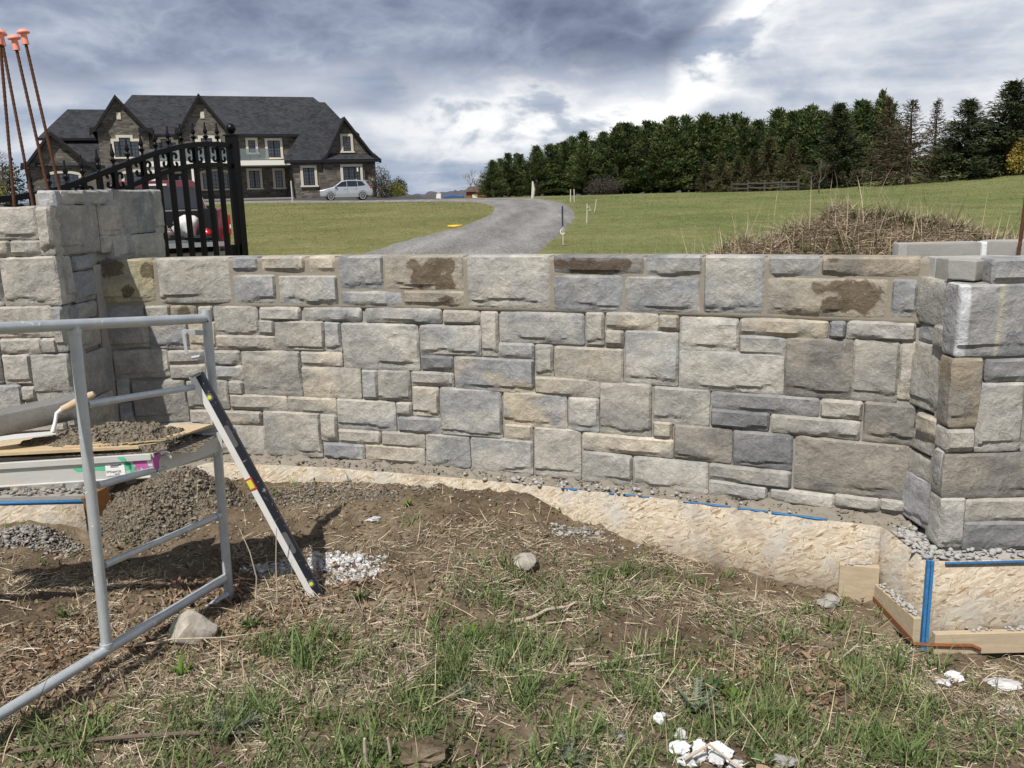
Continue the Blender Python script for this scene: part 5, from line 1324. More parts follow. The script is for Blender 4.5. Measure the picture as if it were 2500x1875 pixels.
# meter box on the right corner
ub = MB().box(hx(2003), hx(2035), -2.95, -2.62, hz(632), hz(577)).build('meter_box', m_util, house, bevel=.02)
MB().lathe([(.12, 0), (.12, .06), (.02, .08)], (hx(2019), -2.95, hz(590)), 12, (0, -1, 0)).build('meter_dial', m_label, ub)
for a in (2009, 2018, 2027): MB().tube([(hx(a), -2.75, -.3), (hx(a), -2.75, hz(632))], .06, 6).build('conduit', m_util, ub)
# paved forecourt before the house
xa_ = np.linspace(-13, 19, 40); pts = []
fo = MB()
mwH = Matrix.Translation(hs_o) @ Matrix.Rotation(R(19.6), 4, 'Z')
rows_ = []
for yy in (-14, -11, -8, -5.5, -3.4):
    rows_.append([mwH @ Vector((x_, yy, 0)) for x_ in np.linspace(-24, 20, 45)])
V = np.array([[p.x, p.y, 0] for r_ in rows_ for p in r_]); V[:, 2] = gz(V[:, 0], V[:, 1]) + .06; V[-45:, 2] = 1.98; V[:45, 2] -= .3
tag(ob('forecourt', fast_mesh('forecourt', V, grid_faces(45, 5)), m_asph), kind='structure')

# ------------------------------------------------------------------ silver car in front of the house
car = thing('silver_suv', 'silver compact SUV parked in front of the right wing of the house', 'car', (-14.35, 80.5, gz1(-14.35, 80.5) + .05), R(14)); car.scale = (1, 1, 1.07)
prof = [(-2.28, .34), (-2.32, .62), (-2.24, .86), (-1.55, 1.02), (-1.15, 1.10), (-.45, 1.56), (.05, 1.66), (1.0, 1.66), (1.72, 1.56), (2.02, 1.10), (2.25, 1.02), (2.30, .62), (2.22, .34)]
def car_w(z): return .93 if z < 1.0 else .93 - (z - 1.0) * .33
m = MB(); n_ = len(prof)
ring = [(-1, 0), (1, 0)]
for s_ in (-1, 1): m.v += [(x, s_ * car_w(z), z) for x, z in prof]
m.f += [list(range(n_)), list(range(n_, 2 * n_))[::-1]] + [[i, (i + 1) % n_, n_ + (i + 1) % n_, n_ + i] for i in range(n_)]
body = m.build('body', m_silver, car, bevel=.07, seg=3, smooth=True)
def side_glass(poly, s_):
    return MB().poly([(x, s_ * (car_w(z) + .012), z) for x, z in poly]).build('side_window', m_glass, car)
for s_ in (-1, 1):
    side_glass([(-.98, 1.12), (-.40, 1.50), (.02, 1.57), (.02, 1.12)], s_); side_glass([(.07, 1.12), (.07, 1.575), (.92, 1.57), (.98, 1.12)], s_); side_glass([(1.03, 1.14), (.97, 1.56), (1.40, 1.52), (1.66, 1.20)], s_)
    for xw in (-1.40, 1.38):
        wl_ = MB().lathe([(.21, -.10), (.33, -.10), (.35, -.07), (.35, .07), (.33, .10), (.21, .10)], (xw, s_ * .84, .35), 24, (0, 1, 0)).build('wheel', m_tyre, car, smooth=True)
        rm = MB().lathe([(.05, .06 * s_), (.06, .085 * s_), (.225, .085 * s_), (.225, .0)], (xw, s_ * .86, .35), 20, (0, 1, 0)).build('rim', m_blackp, wl_, smooth=True)
        sp_ = MB()
        for k in range(7):
            a = k * 2 * math.pi / 7; sp_.beam((xw, s_ * .95, .35), (xw + .23 * math.cos(a), s_ * .95, .35 + .23 * math.sin(a)), .02, .07, up=(0, 1, 0))
        sp_.lathe([(.235, .0), (.255, .02 * s_), (.21, .02 * s_)], (xw, s_ * .94, .35), 24, (0, 1, 0), cap=False).build('rim_spokes', m_rim, wl_)
        arch = MB(); arch.lathe([(.41, -.02), (.43, 0.0), (.41, .02)], (xw, s_ * .925, .36), 24, (0, 1, 0), cap=False).build('wheel_arch', m_blackp, car)
    MB().box(-1.02, -.86, s_ * 1.0 - .09, s_ * 1.0 + .09, 1.08, 1.22).build('wing_mirror', m_silver, car, bevel=.03)
    for xd in (.07, -.98): MB().box(xd, xd + .012, s_ * .935 - .004, s_ * .935 + .004, .45, 1.08).build('door_gap', m_blackp, car)
    for xd in (-.15, .82): MB().box(xd - .09, xd + .09, s_ * .94 - .012, s_ * .94 + .012, .93, .96).build('door_handle', m_silver, car)
    MB().box(-2.27, -1.85, s_ * .72 - .16, s_ * .72 + .16, .76, .90).build('headlight', m_lamp, car, bevel=.04)
    MB().box(2.05, 2.27, s_ * .78 - .15, s_ * .78 + .15, .92, 1.10).build('tail_light', m_tailred, car, bevel=.03)
    MB().box(-1.3, 1.3, s_ * .90 - .04, s_ * .90 + .04, .26, .38).build('sill', m_util, car, bevel=.02)
MB().poly([(-1.12, -.80, 1.12), (-1.12, .80, 1.12), (-.50, .68, 1.555), (-.50, -.68, 1.555)]).build('windscreen', m_glass, car)
MB().box(.9, 1.0, -.03, .03, 1.66, 1.74).build('roof_aerial', m_silver, car)
MB().prism([(1.60, 1.60), (1.95, 1.52), (1.96, 1.55), (1.62, 1.66)], 'y', -.62, .62).build('roof_spoiler', m_silver, car, bevel=.01)

# ------------------------------------------------------------------ trees
def cards(C_, D_, L_, W_, rs):
    """n thin diamond cards: centre-bottom C, direction D, length L, width W"""
    n_ = len(C_); D_ = D_ / np.linalg.norm(D_, axis=1)[:, None]
    S_ = np.cross(D_, rs.normal(size=(n_, 3))); S_ /= np.linalg.norm(S_, axis=1)[:, None] + 1e-9
    V = np.empty((n_, 4, 3)); V[:, 0] = C_; V[:, 1] = C_ + D_ * L_[:, None] * .5 + S_ * W_[:, None]; V[:, 2] = C_ + D_ * L_[:, None]; V[:, 3] = C_ + D_ * L_[:, None] * .5 - S_ * W_[:, None]
    F = np.arange(n_ * 4).reshape(n_, 4)
    return V.reshape(-1, 3), F
def conifer(seed, h, rad, kind, ca, cb, k_cards=10, gap=.30, bare=.0):
    rs = np.random.RandomState(seed)
    Cs, Ds, Ls, Ws, Cl = [], [], [], [], []
    z = .03 * h; twig = MB()
    while z < h * .985:
        t_ = z / h
        if kind == 'pine': Rr_ = rad * (1 - t_ ** 1.25) ** .95 * (.8 + .2 * min(1, t_ / .2)); el = .30 + .8 * t_; nb = 8
        else: Rr_ = rad * (1 - t_) ** .92; el = -.22 + .75 * t_; nb = 9
        for b_ in range(nb):
            a = rs.uniform(0, 2 * math.pi); Lb = max(.12, Rr_ * rs.uniform(.72, 1.12)); e_ = el + rs.normal(0, .12)
            dv = np.array([math.cos(a) * math.cos(e_), math.sin(a) * math.cos(e_), math.sin(e_)]); z0 = z + rs.uniform(-.12, .12)
            ns = max(2, int(Lb / (.24 if kind == 'pine' else .20)))
            br = ca + (cb - ca) * rs.rand()
            if rs.rand() < bare:
                twig.tube([(0, 0, z0), tuple(np.array([0, 0, z0]) + dv * Lb)], [.03, .008], 3, False); continue
            for s_ in np.linspace(.30 if kind == 'pine' else .2, 1, ns):
                p = np.array([0, 0, z0]) + dv * Lb * s_ + (np.array([0, 0, .10 * Lb * s_ * s_]) if kind == 'spruce' else 0)
                kk = k_cards
                q = p + rs.normal(0, .07 + .05 * s_, (kk, 3)); dd = dv * .9 + rs.normal(0, .45, (kk, 3)) + np.array([0, 0, .30 if kind == 'pine' else -.05])
                Cs.append(q); Ds.append(dd); Ls.append(rs.uniform(.20, .44, kk)); Ws.append(rs.uniform(.020, .045, kk))
                c_ = br * rs.uniform(.7, 1.35) * (1.12 if rs.rand() < .3 else .95); Cl.append(np.repeat((c_ * np.ones(3))[None], kk * 4, 0) * rs.uniform(.85, 1.15, (1, 3)))
        z += gap * (.65 + .35 * (1 - t_)) if kind == 'spruce' else gap
    n_ = 26; q = np.zeros((n_, 3)); q[:, 2] = h * (.93 + .06 * rs.rand(n_)); Cs.append(q); Ds.append(rs.normal(0, .25, (n_, 3)) + np.array([0, 0, 1])); Ls.append(rs.uniform(.2, .45, n_)); Ws.append(np.full(n_, .03)); Cl.append(np.repeat(((ca + cb) / 2)[None], n_ * 4, 0))
    V, F = cards(np.concatenate(Cs), np.concatenate(Ds), np.concatenate(Ls), np.concatenate(Ws), rs)
    me = fast_mesh('crown', V, F, np.concatenate(Cl)); me.materials.append(m_needle)
    tm = MB().tube([(0, 0, -.3), (0, 0, h * .5), (0, 0, h * .97)], [.022 * h + .03, .014 * h + .02, .015], 7); tm.v += []
    if twig.v:
        o_ = len(tm.v); tm.v += twig.v; tm.f += [[i + o_ for i in f] for f in twig.f]
    tme = tm.mesh('trunk', True); tme.materials.append(m_bark)
    return me, tme
a3 = lambda *c: np.array(c)
PINE_A, PINE_B = a3(.030, .050, .016), a3(.112, .142, .046)
pines = [conifer(201 + k, 7.4, 2.15, 'pine', PINE_A, PINE_B) for k in range(4)]
spruces = [conifer(221 + k, 7.8, 2.5, 'spruce', a3(.022, .032, .014), a3(.075, .085, .036), bare=.06) for k in range(2)]
browns = [conifer(231 + k, 7.0, 2.1, 'spruce', a3(.060, .042, .026), a3(.105, .088, .052), k_cards=4, bare=.35) for k in range(2)]
olive = [conifer(241 + k, 4.2, 1.6, 'spruce', a3(.040, .042, .018), a3(.095, .088, .038), bare=.08) for k in range(2)]
def tree(name, meshes, label, x, y, s, group=None, rz=None, sx=1.0, cat='tree'):
    t_ = thing(name, label, cat, (x, y, gz1(x, y) - .05), rz if rz is not None else random.uniform(0, 6.28), group)
    t_.scale = (s * sx, s * sx, s)
    ob('crown', meshes[0], None, t_); ob('trunk', meshes[1], None, t_)
    return t_
random.seed(4)
TOPY = ([1190, 1230, 1300, 1400, 1500, 1600, 1750, 1900, 2050, 2200], [2.4, 3.5, 4.5, 5.5, 6.3, 6.7, 7.0, 7.2, 7.4, 7.5])
ORD = 'first second third fourth fifth sixth seventh eighth ninth tenth eleventh twelfth thirteenth fourteenth fifteenth sixteenth seventeenth eighteenth nineteenth twentieth twenty-first twenty-second twenty-third twenty-fourth twenty-fifth twenty-sixth twenty-seventh twenty-eighth twenty-ninth thirtieth thirty-first thirty-second thirty-third thirty-fourth'.split()
for row, (dist, stepp, off) in enumerate(((90, 36, 0), (94.5, 40, 18), (99, 46, 8))):
    px_ = 1222 + off; nth = -1
    while px_ < 2150:
        nth += 1
        xx0 = (px_ - 1250) / 2150 * dist + random.uniform(-.4, .4); hgt = np.interp(px_, *TOPY) * random.uniform(.90, 1.07) * (1 if row == 0 else 1.04)
        tree('pine_tree', pines[random.randrange(4)], ('%s pine from the left in the front row of the dense plantation' % ORD[nth] if row == 0 else 'pine standing deeper inside the dense plantation'), xx0, dist + random.uniform(-1.2, 1.2), hgt / 7.4,
             'pines of the plantation front' if row == 0 else 'pines inside the plantation', sx=random.uniform(1.6, 2.0))
        px_ += stepp * random.uniform(.85, 1.15)
def tpx(px_, dist): return (px_ - 1250) / 2150 * dist
tree('pine_tree', pines[1], 'lighter low pine at the left end of the plantation', tpx(1216, 84), 84, .46, sx=1.9)
for k, (px_, dist, hh) in enumerate(((1725, 80, 2.6), (1762, 79, 3.1), (1800, 80, 3.0), (1838, 79, 3.4), (1872, 80, 4.4), (1925, 78, 4.0))):
    tree('young_spruce', olive[k % 2], 'olive young spruce in front of the plantation, %s' % ('leftmost of six', 'second of six from the left', 'third of six from the left', 'fourth of six from the left', 'taller fifth of six', 'sixth, nearest the brush pile')[k], tpx(px_, dist), dist, hh / 4.2, 'young spruces before the plantation')
tree('spruce_tree', spruces[0], 'tall spruce with a pale leader at the right end of the plantation', tpx(2035, 76), 76, 6.8 / 7.8, sx=1.4)
tree('bare_spruce', browns[0], 'thin brown spruce with bare twigs, left of the pair', tpx(2150, 72), 72, 6.7 / 7.0, 'browned spruces')
tree('bare_spruce', browns[1], 'fuller brown spruce, right of the pair', tpx(2205, 70), 70, 6.2 / 7.0, 'browned spruces', sx=1.5)
tree('bare_spruce', browns[0], 'small browned spruce behind the dark spruces', tpx(2265, 74), 74, 6.2 / 7.0, 'browned spruces', rz=2.0, sx=1.0)
tree('pine_tree', pines[2], 'distant round-topped pine behind the browned spruces', tpx(2135, 98), 98, 9.0 / 7.4, sx=.9)
tree('spruce_tree', spruces[1], 'dark spruce second from the right edge', tpx(2340, 68), 68, 5.7 / 7.8, sx=1.9)
tree('spruce_tree', spruces[0], 'tallest dark spruce near the right edge of the picture', tpx(2440, 66), 66, 6.5 / 7.8, rz=1.2, sx=1.9)
tree('spruce_tree', spruces[1], 'dark spruce cut by the right edge of the picture', tpx(2505, 70), 70, 6.8 / 7.8, rz=3.2, sx=1.8)
def bush(name, label, x, y, r_, h_, ca, cb, seed, n_=2600, size=(.10, .2), cat='bush', stems=True, zlift=0):
    rs = np.random.RandomState(seed); t_ = thing(name, label, cat, (x, y, gz1(x, y)))
    u = rs.normal(size=(n_, 3)); u /= np.linalg.norm(u, axis=1)[:, None]; rr = rs.rand(n_) ** .45
    lobes = 1 + .35 * (fbm(np.arctan2(u[:, 1], u[:, 0]) * 1.6 + 9, u[:, 2] * 3, seed, 3) - .5) * 2
    P = u * (rr * lobes)[:, None] * np.array([r_, r_, h_ * .55]); P[:, 2] += h_ * .5; P[:, 2] = np.abs(P[:, 2])
    V, F = cards(P, u * .7 + rs.normal(0, .6, (n_, 3)), rs.uniform(*size, n_), rs.uniform(size[0] * .22, size[1] * .3, n_), rs)
    f = (rs.rand(n_) * .6 + .4 * vnoise(P[:, 0] * 3 / r_, P[:, 2] * 3 / r_, seed))[:, None]
    c_ = np.repeat(ca * (1 - f) + cb * f, 4, 0)
    ob('crown', fast_mesh('crown', V, F, c_), m_leaf, t_)
    if stems:
        m = MB()
        for k in range(7):
            a = rs.uniform(0, 6.28); m.tube([(0, 0, -.1), (r_ * .3 * math.cos(a), r_ * .3 * math.sin(a), h_ * .4), (r_ * .6 * math.cos(a), r_ * .6 * math.sin(a), h_ * .8)], [.04, .025, .008], 5)
        m.build('trunk', m_bark, t_)
    return t_
bush('forsythia_bush', 'bright yellow forsythia bush at the right edge of the field', tpx(2478, 64), 64, 1.0, 2.3, a3(.22, .17, .04), a3(.44, .34, .08), 301)
bush('dark_bush', 'brown leafless bush at the right corner of the house', tpx(948, 90), 90, 1.3, 3.1, a3(.05, .045, .03), a3(.13, .10, .07), 302)
bush('yellow_bush', 'low yellow-green bush beyond the right corner of the house', tpx(978, 96), 96, 1.5, 1.7, a3(.14, .15, .03), a3(.27, .26, .07), 303)
bush('dark_bush', 'small dark evergreen bush right of the yellow-green one', tpx(994, 99), 99, .8, 2.2, a3(.02, .035, .015), a3(.05, .06, .03), 304)
bush('dark_bush', 'purplish leafless bush at the foot of the pines', tpx(1482, 84), 84, 1.7, 1.5, a3(.040, .034, .030), a3(.085, .07, .06), 305)
bush('evergreen_tree', 'dark evergreen mass left of the house', tpx(10, 112), 112, 5.0, 6.0, a3(.022, .038, .016), a3(.07, .09, .04), 306, 5000, (.25, .5), 'tree')
bush('yellow_bush', 'yellow-green bush at the left edge behind the rebar', tpx(-5, 92), 92, 2.6, 2.8, a3(.12, .13, .03), a3(.24, .22, .06), 307, 3000, (.15, .3))
def bare_tree(label, x, y, h_, seed, levels=5, spread=.55):
    rs = np.random.RandomState(seed); t_ = thing('bare_tree', label, 'tree', (x, y, gz1(x, y) - .1)); tr_ = MB(); cr_ = MB()
    def grow(p, dv, L_, r_, lev):
        q = p + dv * L_; (tr_ if lev < 2 else cr_).tube([p, q], [r_, r_ * .68], 5 if lev < 2 else 3, False)
        if lev >= levels: return
        for k in range(3 if lev < 3 else 2 + (rs.rand() > .5)):
            nd = (dv + Vector(rs.normal(0, spread, 3)) + Vector((0, 0, .18))).normalized(); grow(q - dv * L_ * .15 * rs.rand(), nd, L_ * rs.uniform(.62, .82), r_ * .6, lev + 1)
    grow(Vector((0, 0, 0)), Vector((0, 0, 1)), h_ * .28, h_ * .022, 0)
    tr_.build('trunk', m_bark, t_); cr_.build('crown', m_twigd, t_)
bare_tree('small bare tree rising behind the distant brick shed', tpx(1166, 150), 150, 6.6, 11, 6)
bare_tree('bare grey tree left of the house behind the rebar', tpx(32, 105), 105, 8.5, 12, 6)
bare_tree('thin bare tree just left of the garage gable', tpx(62, 108), 108, 6.0, 13, 5)
bare_tree('straggly bare shrub before the olive spruces', tpx(1995, 60), 60, 3.0, 14, 5, .7)
bare_tree('small bare shrub at the left foot of the browned spruces', tpx(2090, 66), 66, 2.4, 15, 5, .8)

# rail fence at the foot of the trees
fe = thing('rail_fence', 'weathered wooden rail fence at the foot of the spruces', 'fence')
fpts = [Vector((tpx(p, d_), d_, 0)) for p, d_ in ((1785, 79), (1825, 78), (1865, 77), (1905, 76), (1945, 75))]
for p in fpts: p.z = gz1(p.x, p.y)
for p in fpts: MB().box(p.x - .07, p.x + .07, p.y - .07, p.y + .07, p.z - .2, p.z + .95).build('fence_post', m_fence, fe)
for a, b in zip(fpts[:-1], fpts[1:]):
    for z_ in (.32, .68): MB().beam(a + Vector((0, -.09, z_ + random.uniform(-.05, .05))), b + Vector((0, -.09, z_ + random.uniform(-.05, .05))), .04, .12).build('rail', m_fence, fe)
# distant shed, tarp
sh = thing('brick_shed', 'small red brick building with brown roof far beyond the drive', 'building', (tpx(1180, 150), 150, gz1(tpx(1180, 150), 150)))
MB().box(-1.9, 2.2, 0, 4, -1, 1.7).build('wall', m_brickred, sh)
MB().prism([(-2.3, 1.7), (2.6, 1.7), (1.8, 2.55), (-1.4, 2.55)], 'y', -.4, 4.4).build('roof', m_oldroof, sh)
MB().box(-.9, -.1, -.06, 0, .3, 1.3).build('window', m_whitep, sh)
tp = thing('tarp_pile', 'low pile under a dark blue tarp far beyond the drive', 'tarp', (tpx(1116, 130), 130, gz1(tpx(1116, 130), 130)))
MB().prism([(-1.7, -.2), (1.9, -.2), (1.8, .55), (.2, .75), (-.9, .6)], 'y', -1, 1).build('tarp', m_tarp, tp, bevel=.1)
MB().prism([(-2.2, -.2), (-1.4, -.2), (-1.4, .9), (-2.0, .9)], 'y', -.6, .6).build('white_crate', m_whitep, tp, bevel=.05)

# ------------------------------------------------------------------ ground cover
def ribbons(P, head, L_, W_, lean, curl, col, seg=3, twist=None):
    n_ = len(P); k = 2 * seg + 1
    V = np.empty((n_, k, 3)); d_ = np.stack([np.cos(head), np.sin(head)], 1); s_ = np.stack([-np.sin(head), np.cos(head)], 1)
    pos = P.copy(); st = L_ / seg
    for i in range(seg + 1):
        wv = (W_ * (1 - (i / seg) ** 2) * .5)
        if i < seg:
            V[:, 2 * i, :2] = pos[:, :2] + s_ * wv[:, None]; V[:, 2 * i + 1, :2] = pos[:, :2] - s_ * wv[:, None]
            V[:, 2 * i, 2] = pos[:, 2]; V[:, 2 * i + 1, 2] = pos[:, 2]
            if twist is not None: V[:, 2 * i, 2] += wv * twist; V[:, 2 * i + 1, 2] -= wv * twist
        else: V[:, 2 * i] = pos
        a = lean + curl * (i + .5) / seg
        pos = pos + np.stack([d_[:, 0] * np.sin(a) * st, d_[:, 1] * np.sin(a) * st, np.cos(a) * st], 1)
    b = np.arange(n_)[:, None] * k; T = []
    for i in range(seg - 1):
        q = 2 * i; T += [np.concatenate([b + q, b + q + 1, b + q + 3], 1), np.concatenate([b + q, b + q + 3, b + q + 2], 1)]
    q = 2 * (seg - 1); T.append(np.concatenate([b + q, b + q + 1, b + q + 2], 1))
    return V.reshape(-1, 3), np.concatenate(T), np.repeat(col, k, 0)
def stuff(name, label, cat, V, F, c, m):
    return tag(ob(name, fast_mesh(name, V, F, c), m), label, cat, kind='stuff')
def pick_pts(n_, dens, seed, x0=-3.3, x1=3.2, y0=1.7, y1=5.6):
    rs = np.random.RandomState(seed); out = []; c_ = 0
    while c_ < n_:
        x = rs.uniform(x0, x1, n_ * 2); y = rs.uniform(y0, y1, n_ * 2)
        lim = np.where(x < -2.5, 4.80, np.where(x > 1.78, 3.60, form_y(np.clip(x, -2.3, 1.8)) - .01))
        k = (y < lim) & (rs.rand(n_ * 2) < dens(x, y)); out.append(np.stack([x[k], y[k]], 1)); c_ += k.sum()
    p = np.concatenate(out)[:n_]; return np.column_stack([p, gz(p[:, 0], p[:, 1])])
def blobs(x, y, L_):
    s = np.zeros_like(x)
    for bx_, by_, rx, ry, a in L_: s = np.maximum(s, a * np.exp(-(((x - bx_) / rx) ** 2 + ((y - by_) / ry) ** 2)))
    return s
GREEN = [(-.10, 3.15, .55, .38, 1), (-.35, 2.75, .4, .25, .9), (-.95, 2.85, .42, .32, .9), (-.9, 3.35, .22, .22, .6), (.25, 2.65, .35, .25, .8), (.65, 3.1, .45, .36, .95), (.05, 3.75, .35, .22, .7), (.55, 4.0, .3, .2, .75), (1.25, 2.85, .5, .36, 1), (1.55, 3.35, .25, .22, .8), (1.2, 2.55, .5, .25, .7), (-1.55, 2.75, .35, .2, .5), (.75, 2.6, .3, .2, .7), (.95, 3.75, .3, .2, .35), (1.45, 3.75, .2, .15, .5)]
LEAFY = [(-1.75, 3.45, .45, .32, 1), (-1.25, 3.55, .5, .25, 1), (-1.9, 3.05, .4, .3, .8), (-1.0, 3.95, .4, .2, .8), (1.15, 3.25, .35, .25, 1), (1.05, 2.7, .3, .2, .5), (-1.5, 4.0, .4, .2, .7), (-.6, 3.6, .3, .2, .4)]
BARE = [(-.45, 4.15, .55, .22, 1), (.35, 3.55, .3, .16, .9), (-.3, 2.62, .22, .15, .9), (.75, 3.5, .25, .15, .8), (-2.0, 4.45, .45, .35, 1), (-1.9, 3.95, .3, .2, .6), (-.5, 2.5, .2, .1, .8), (-1.0, 4.5, .8, .2, .8), (1.7, 2.7, .35, .25, .7)]
def dstraw(x, y):
    b = blobs(x, y, BARE); return np.clip((.10 + .90 * sm(fbm(x * 3.6, y * 3.6, 51, 3), .42, .62)) * (1 - .88 * b) * np.where(y > 4.5, .18, 1), .015, 1)
def dgreen(x, y): return np.clip(blobs(x, y, GREEN) * (.2 + 1.3 * sm(fbm(x * 5, y * 5, 52, 3), .42, .6)), .012, 1) * (1 - .7 * blobs(x, y, BARE))
def dleaf(x, y): return np.clip(blobs(x, y, LEAFY) * (.3 + fbm(x * 5, y * 5, 53, 3)), .02, 1)
rs = np.random.RandomState(77)
# dry straw matted on the soil
N = 90000; P = pick_pts(N, dstraw, 1); L_ = rs.uniform(.02, .12, N) * np.where(rs.rand(N) < .1, 1.8, 1)
P[:, 2] += rs.rand(N) ** 2 * .022 + .002
f = rs.rand(N)[:, None]; dk_ = (rs.rand(N) < .35)[:, None]
c_ = (a3(.27, .205, .125) * (1 - f) + a3(.74, .64, .48) * f) * np.where(dk_, .42, 1)
hd = fbm(P[:, 0] * 2.4, P[:, 1] * 2.4, 58, 3) * 14 + rs.normal(0, .9, N)
L_ = L_ * np.where(rs.rand(N) < .4, .45, 1)
V, F, cc = ribbons(P, hd, L_, rs.uniform(.0013, .0036, N), rs.normal(1.53, .17, N), rs.normal(.12, .35, N), c_, 3, rs.uniform(-1, 1, N))
stuff('dry_grass', 'matted dry straw over the bare soil', 'dry grass', V, F, cc, m_straw)
# green blades in tufts
NT_ = 1350; T = pick_pts(NT_, dgreen, 2); nb = rs.randint(5, 18, NT_); idx = np.repeat(np.arange(NT_), nb); N = len(idx)
big = np.clip(rs.normal(1, .3, NT_), .5, 1.8)
P = T[idx] + np.column_stack([rs.normal(0, .022, (N, 2)), np.zeros(N)]); P[:, 2] = gz(P[:, 0], P[:, 1]) - .004
f = rs.rand(N)[:, None]; h2 = rs.rand(NT_)[idx][:, None]
c_ = (a3(.070, .112, .030) * (1 - f) + a3(.235, .290, .105) * f); c_ = c_ * (1 - .5 * h2) + (c_ * a3(.95, 1.0, 1.35)) * .5 * h2
V, F, cc = ribbons(P, rs.uniform(0, 6.28, N), rs.uniform(.03, .115, N) * big[idx], rs.uniform(.0026, .0066, N) * big[idx] ** .5, rs.uniform(.10, .85, N), rs.uniform(.1, 1.3, N), c_, 4)
stuff('green_grass', 'young green grass blades growing in loose tufts through the straw', 'grass', V, F, cc, m_leaf)
# upright dead stems
N = 700; P = pick_pts(N, lambda x, y: np.clip(.2 + blobs(x, y, GREEN), 0, 1), 3)
V, F, cc = ribbons(P, rs.uniform(0, 6.28, N), rs.uniform(.06, .24, N), rs.uniform(.002, .004, N), rs.uniform(.1, 1.2, N), rs.normal(.2, .5, N), a3(.36, .29, .19) * rs.uniform(.7, 1.6, (N, 1)), 4, rs.uniform(-1, 1, N))
stuff('dead_stems', 'thin dead stems standing among the grass', 'dry stems', V, F, cc, m_straw)
# small broad green leaves: clover, dandelion, yarrow
N = 5200; P = pick_pts(N, lambda x, y: np.clip(blobs(x, y, GREEN) * sm(fbm(x * 9, y * 9, 57, 2), .45, .62) + .01, 0, 1), 4); P[:, 2] += rs.uniform(.0, .03, N)
f = rs.rand(N)[:, None]
V, F, cc = ribbons(P, rs.uniform(0, 6.28, N), rs.uniform(.012, .034, N), rs.uniform(.006, .013, N), rs.uniform(.7, 1.5, N), rs.uniform(0, .6, N), a3(.050, .090, .022) * (1 - f) + a3(.130, .175, .050) * f, 3)
stuff('ground_weeds', 'small green weed leaves among the grass', 'weeds', V, F, cc, m_leaf)
# dead leaves
N = 7500; P = pick_pts(N, dleaf, 5); P[:, 2] += rs.uniform(.003, .016, N); f = rs.rand(N)[:, None]
V, F, cc = ribbons(P, rs.uniform(0, 6.28, N), rs.uniform(.018, .055, N), rs.uniform(.006, .017, N), rs.normal(1.35, .3, N), rs.normal(.1, .7, N), (a3(.085, .050, .030) * (1 - f) + a3(.36, .255, .165) * f), 3, rs.uniform(-.9, .9, N))
stuff('leaf_litter', 'curled brown dead leaves on the soil', 'leaf litter', V, F, cc, m_straw)
# clods and pebbles
P = pick_pts(4200, lambda x, y: np.clip(.25 + blobs(x, y, BARE), 0, 1), 6); P[:, 2] += .002
tag(scatter_lumps('soil_clods', m_lumps, P, (.004, .015), 21, None, .7, rough=.7, colr=((.10, .072, .047), (.25, .195, .135))), 'crumbled clods of brown soil', 'soil', kind='stuff')
P = pick_pts(420, lambda x, y: .5 + 0 * x, 7); P[:, 2] += .004
tag(scatter_lumps('pebbles', m_lumps, P, (.003, .008), 22, None, .7, rough=.4, colr=((.27, .24, .20), (.60, .57, .52))), 'small pale pebbles scattered over the soil', 'pebbles', kind='stuff')
# mortar rubble against the left end of the form, pale gravelly spill in front
tag(heap('mortar_rubble', m_chunk, -2.08, 5.02, .42, .34, .07, 23, .04, lim=lambda x, y: y < form_y(x) - .012), 'heap of grey mortar rubble between the left pier form and the wall form', 'rubble', kind='stuff')
def crumbs(name, label, cat, cx_, cy_, rx, ry, n_, seed, lo, hi, size, h_, lim=True):
    rs = np.random.RandomState(seed); q = []
    while len(q) < n_:
        u, v_ = rs.normal(0, .48, 2); w_ = u * u + v_ * v_ + .9 * (fbm(np.array([u * 2.5 + seed]), np.array([v_ * 2.5]), seed, 3)[0] - .5); x, y = cx_ + u * rx, cy_ + v_ * ry
        if w_ < .75 and (not lim or y < float(form_y(x)) - .02): q.append((x, y, gz1(x, y) + h_ * max(0, .7 - w_) * rs.uniform(.5, 1.1)))
    tag(scatter_lumps(name, m_lumps, q, size, seed, None, .75, rough=.95, colr=(lo, hi)), label, cat, kind='stuff')
def spill(label, cx_, cy_, rx, ry, n_, lo, hi, seed, h_=.02, size=(.004, .014)):
    crumbs('concrete_spill', label, 'concrete', cx_, cy_, rx, ry, n_, seed, lo, hi, size, h_)
crumbs('rubble_crumbs', 'loose grey crumbs over the mortar rubble heap', 'rubble', -2.05, 4.98, .50, .42, 2200, 33, (.09, .074, .055), (.30, .262, .21), (.003, .012), .16)
spill('long pale crumbly concrete spill behind the foot of the spirit level', -1.02, 4.20, .42, .13, 1100, (.30, .295, .285), (.66, .655, .645), 24)
spill('rounder pale concrete spill right of the spirit level', -.80, 4.03, .20, .14, 600, (.30, .295, .285), (.66, .655, .645), 25)
spill('grey mortar spill at the left edge under the pier form', -2.78, 4.66, .40, .16, 1500, (.14, .13, .115), (.36, .34, .31), 26, .05, (.003, .012))
spill('thin dark mortar spill along the foot of the wall form', -1.15, 5.0, .95, .22, 1100, (.09, .078, .062), (.25, .225, .19), 27, .018, (.003, .012))
spill('grey crumbs at the foot of the form near its middle', .33, 4.55, .18, .10, 260, (.14, .13, .115), (.36, .34, .31), 28, .02, (.003, .013))
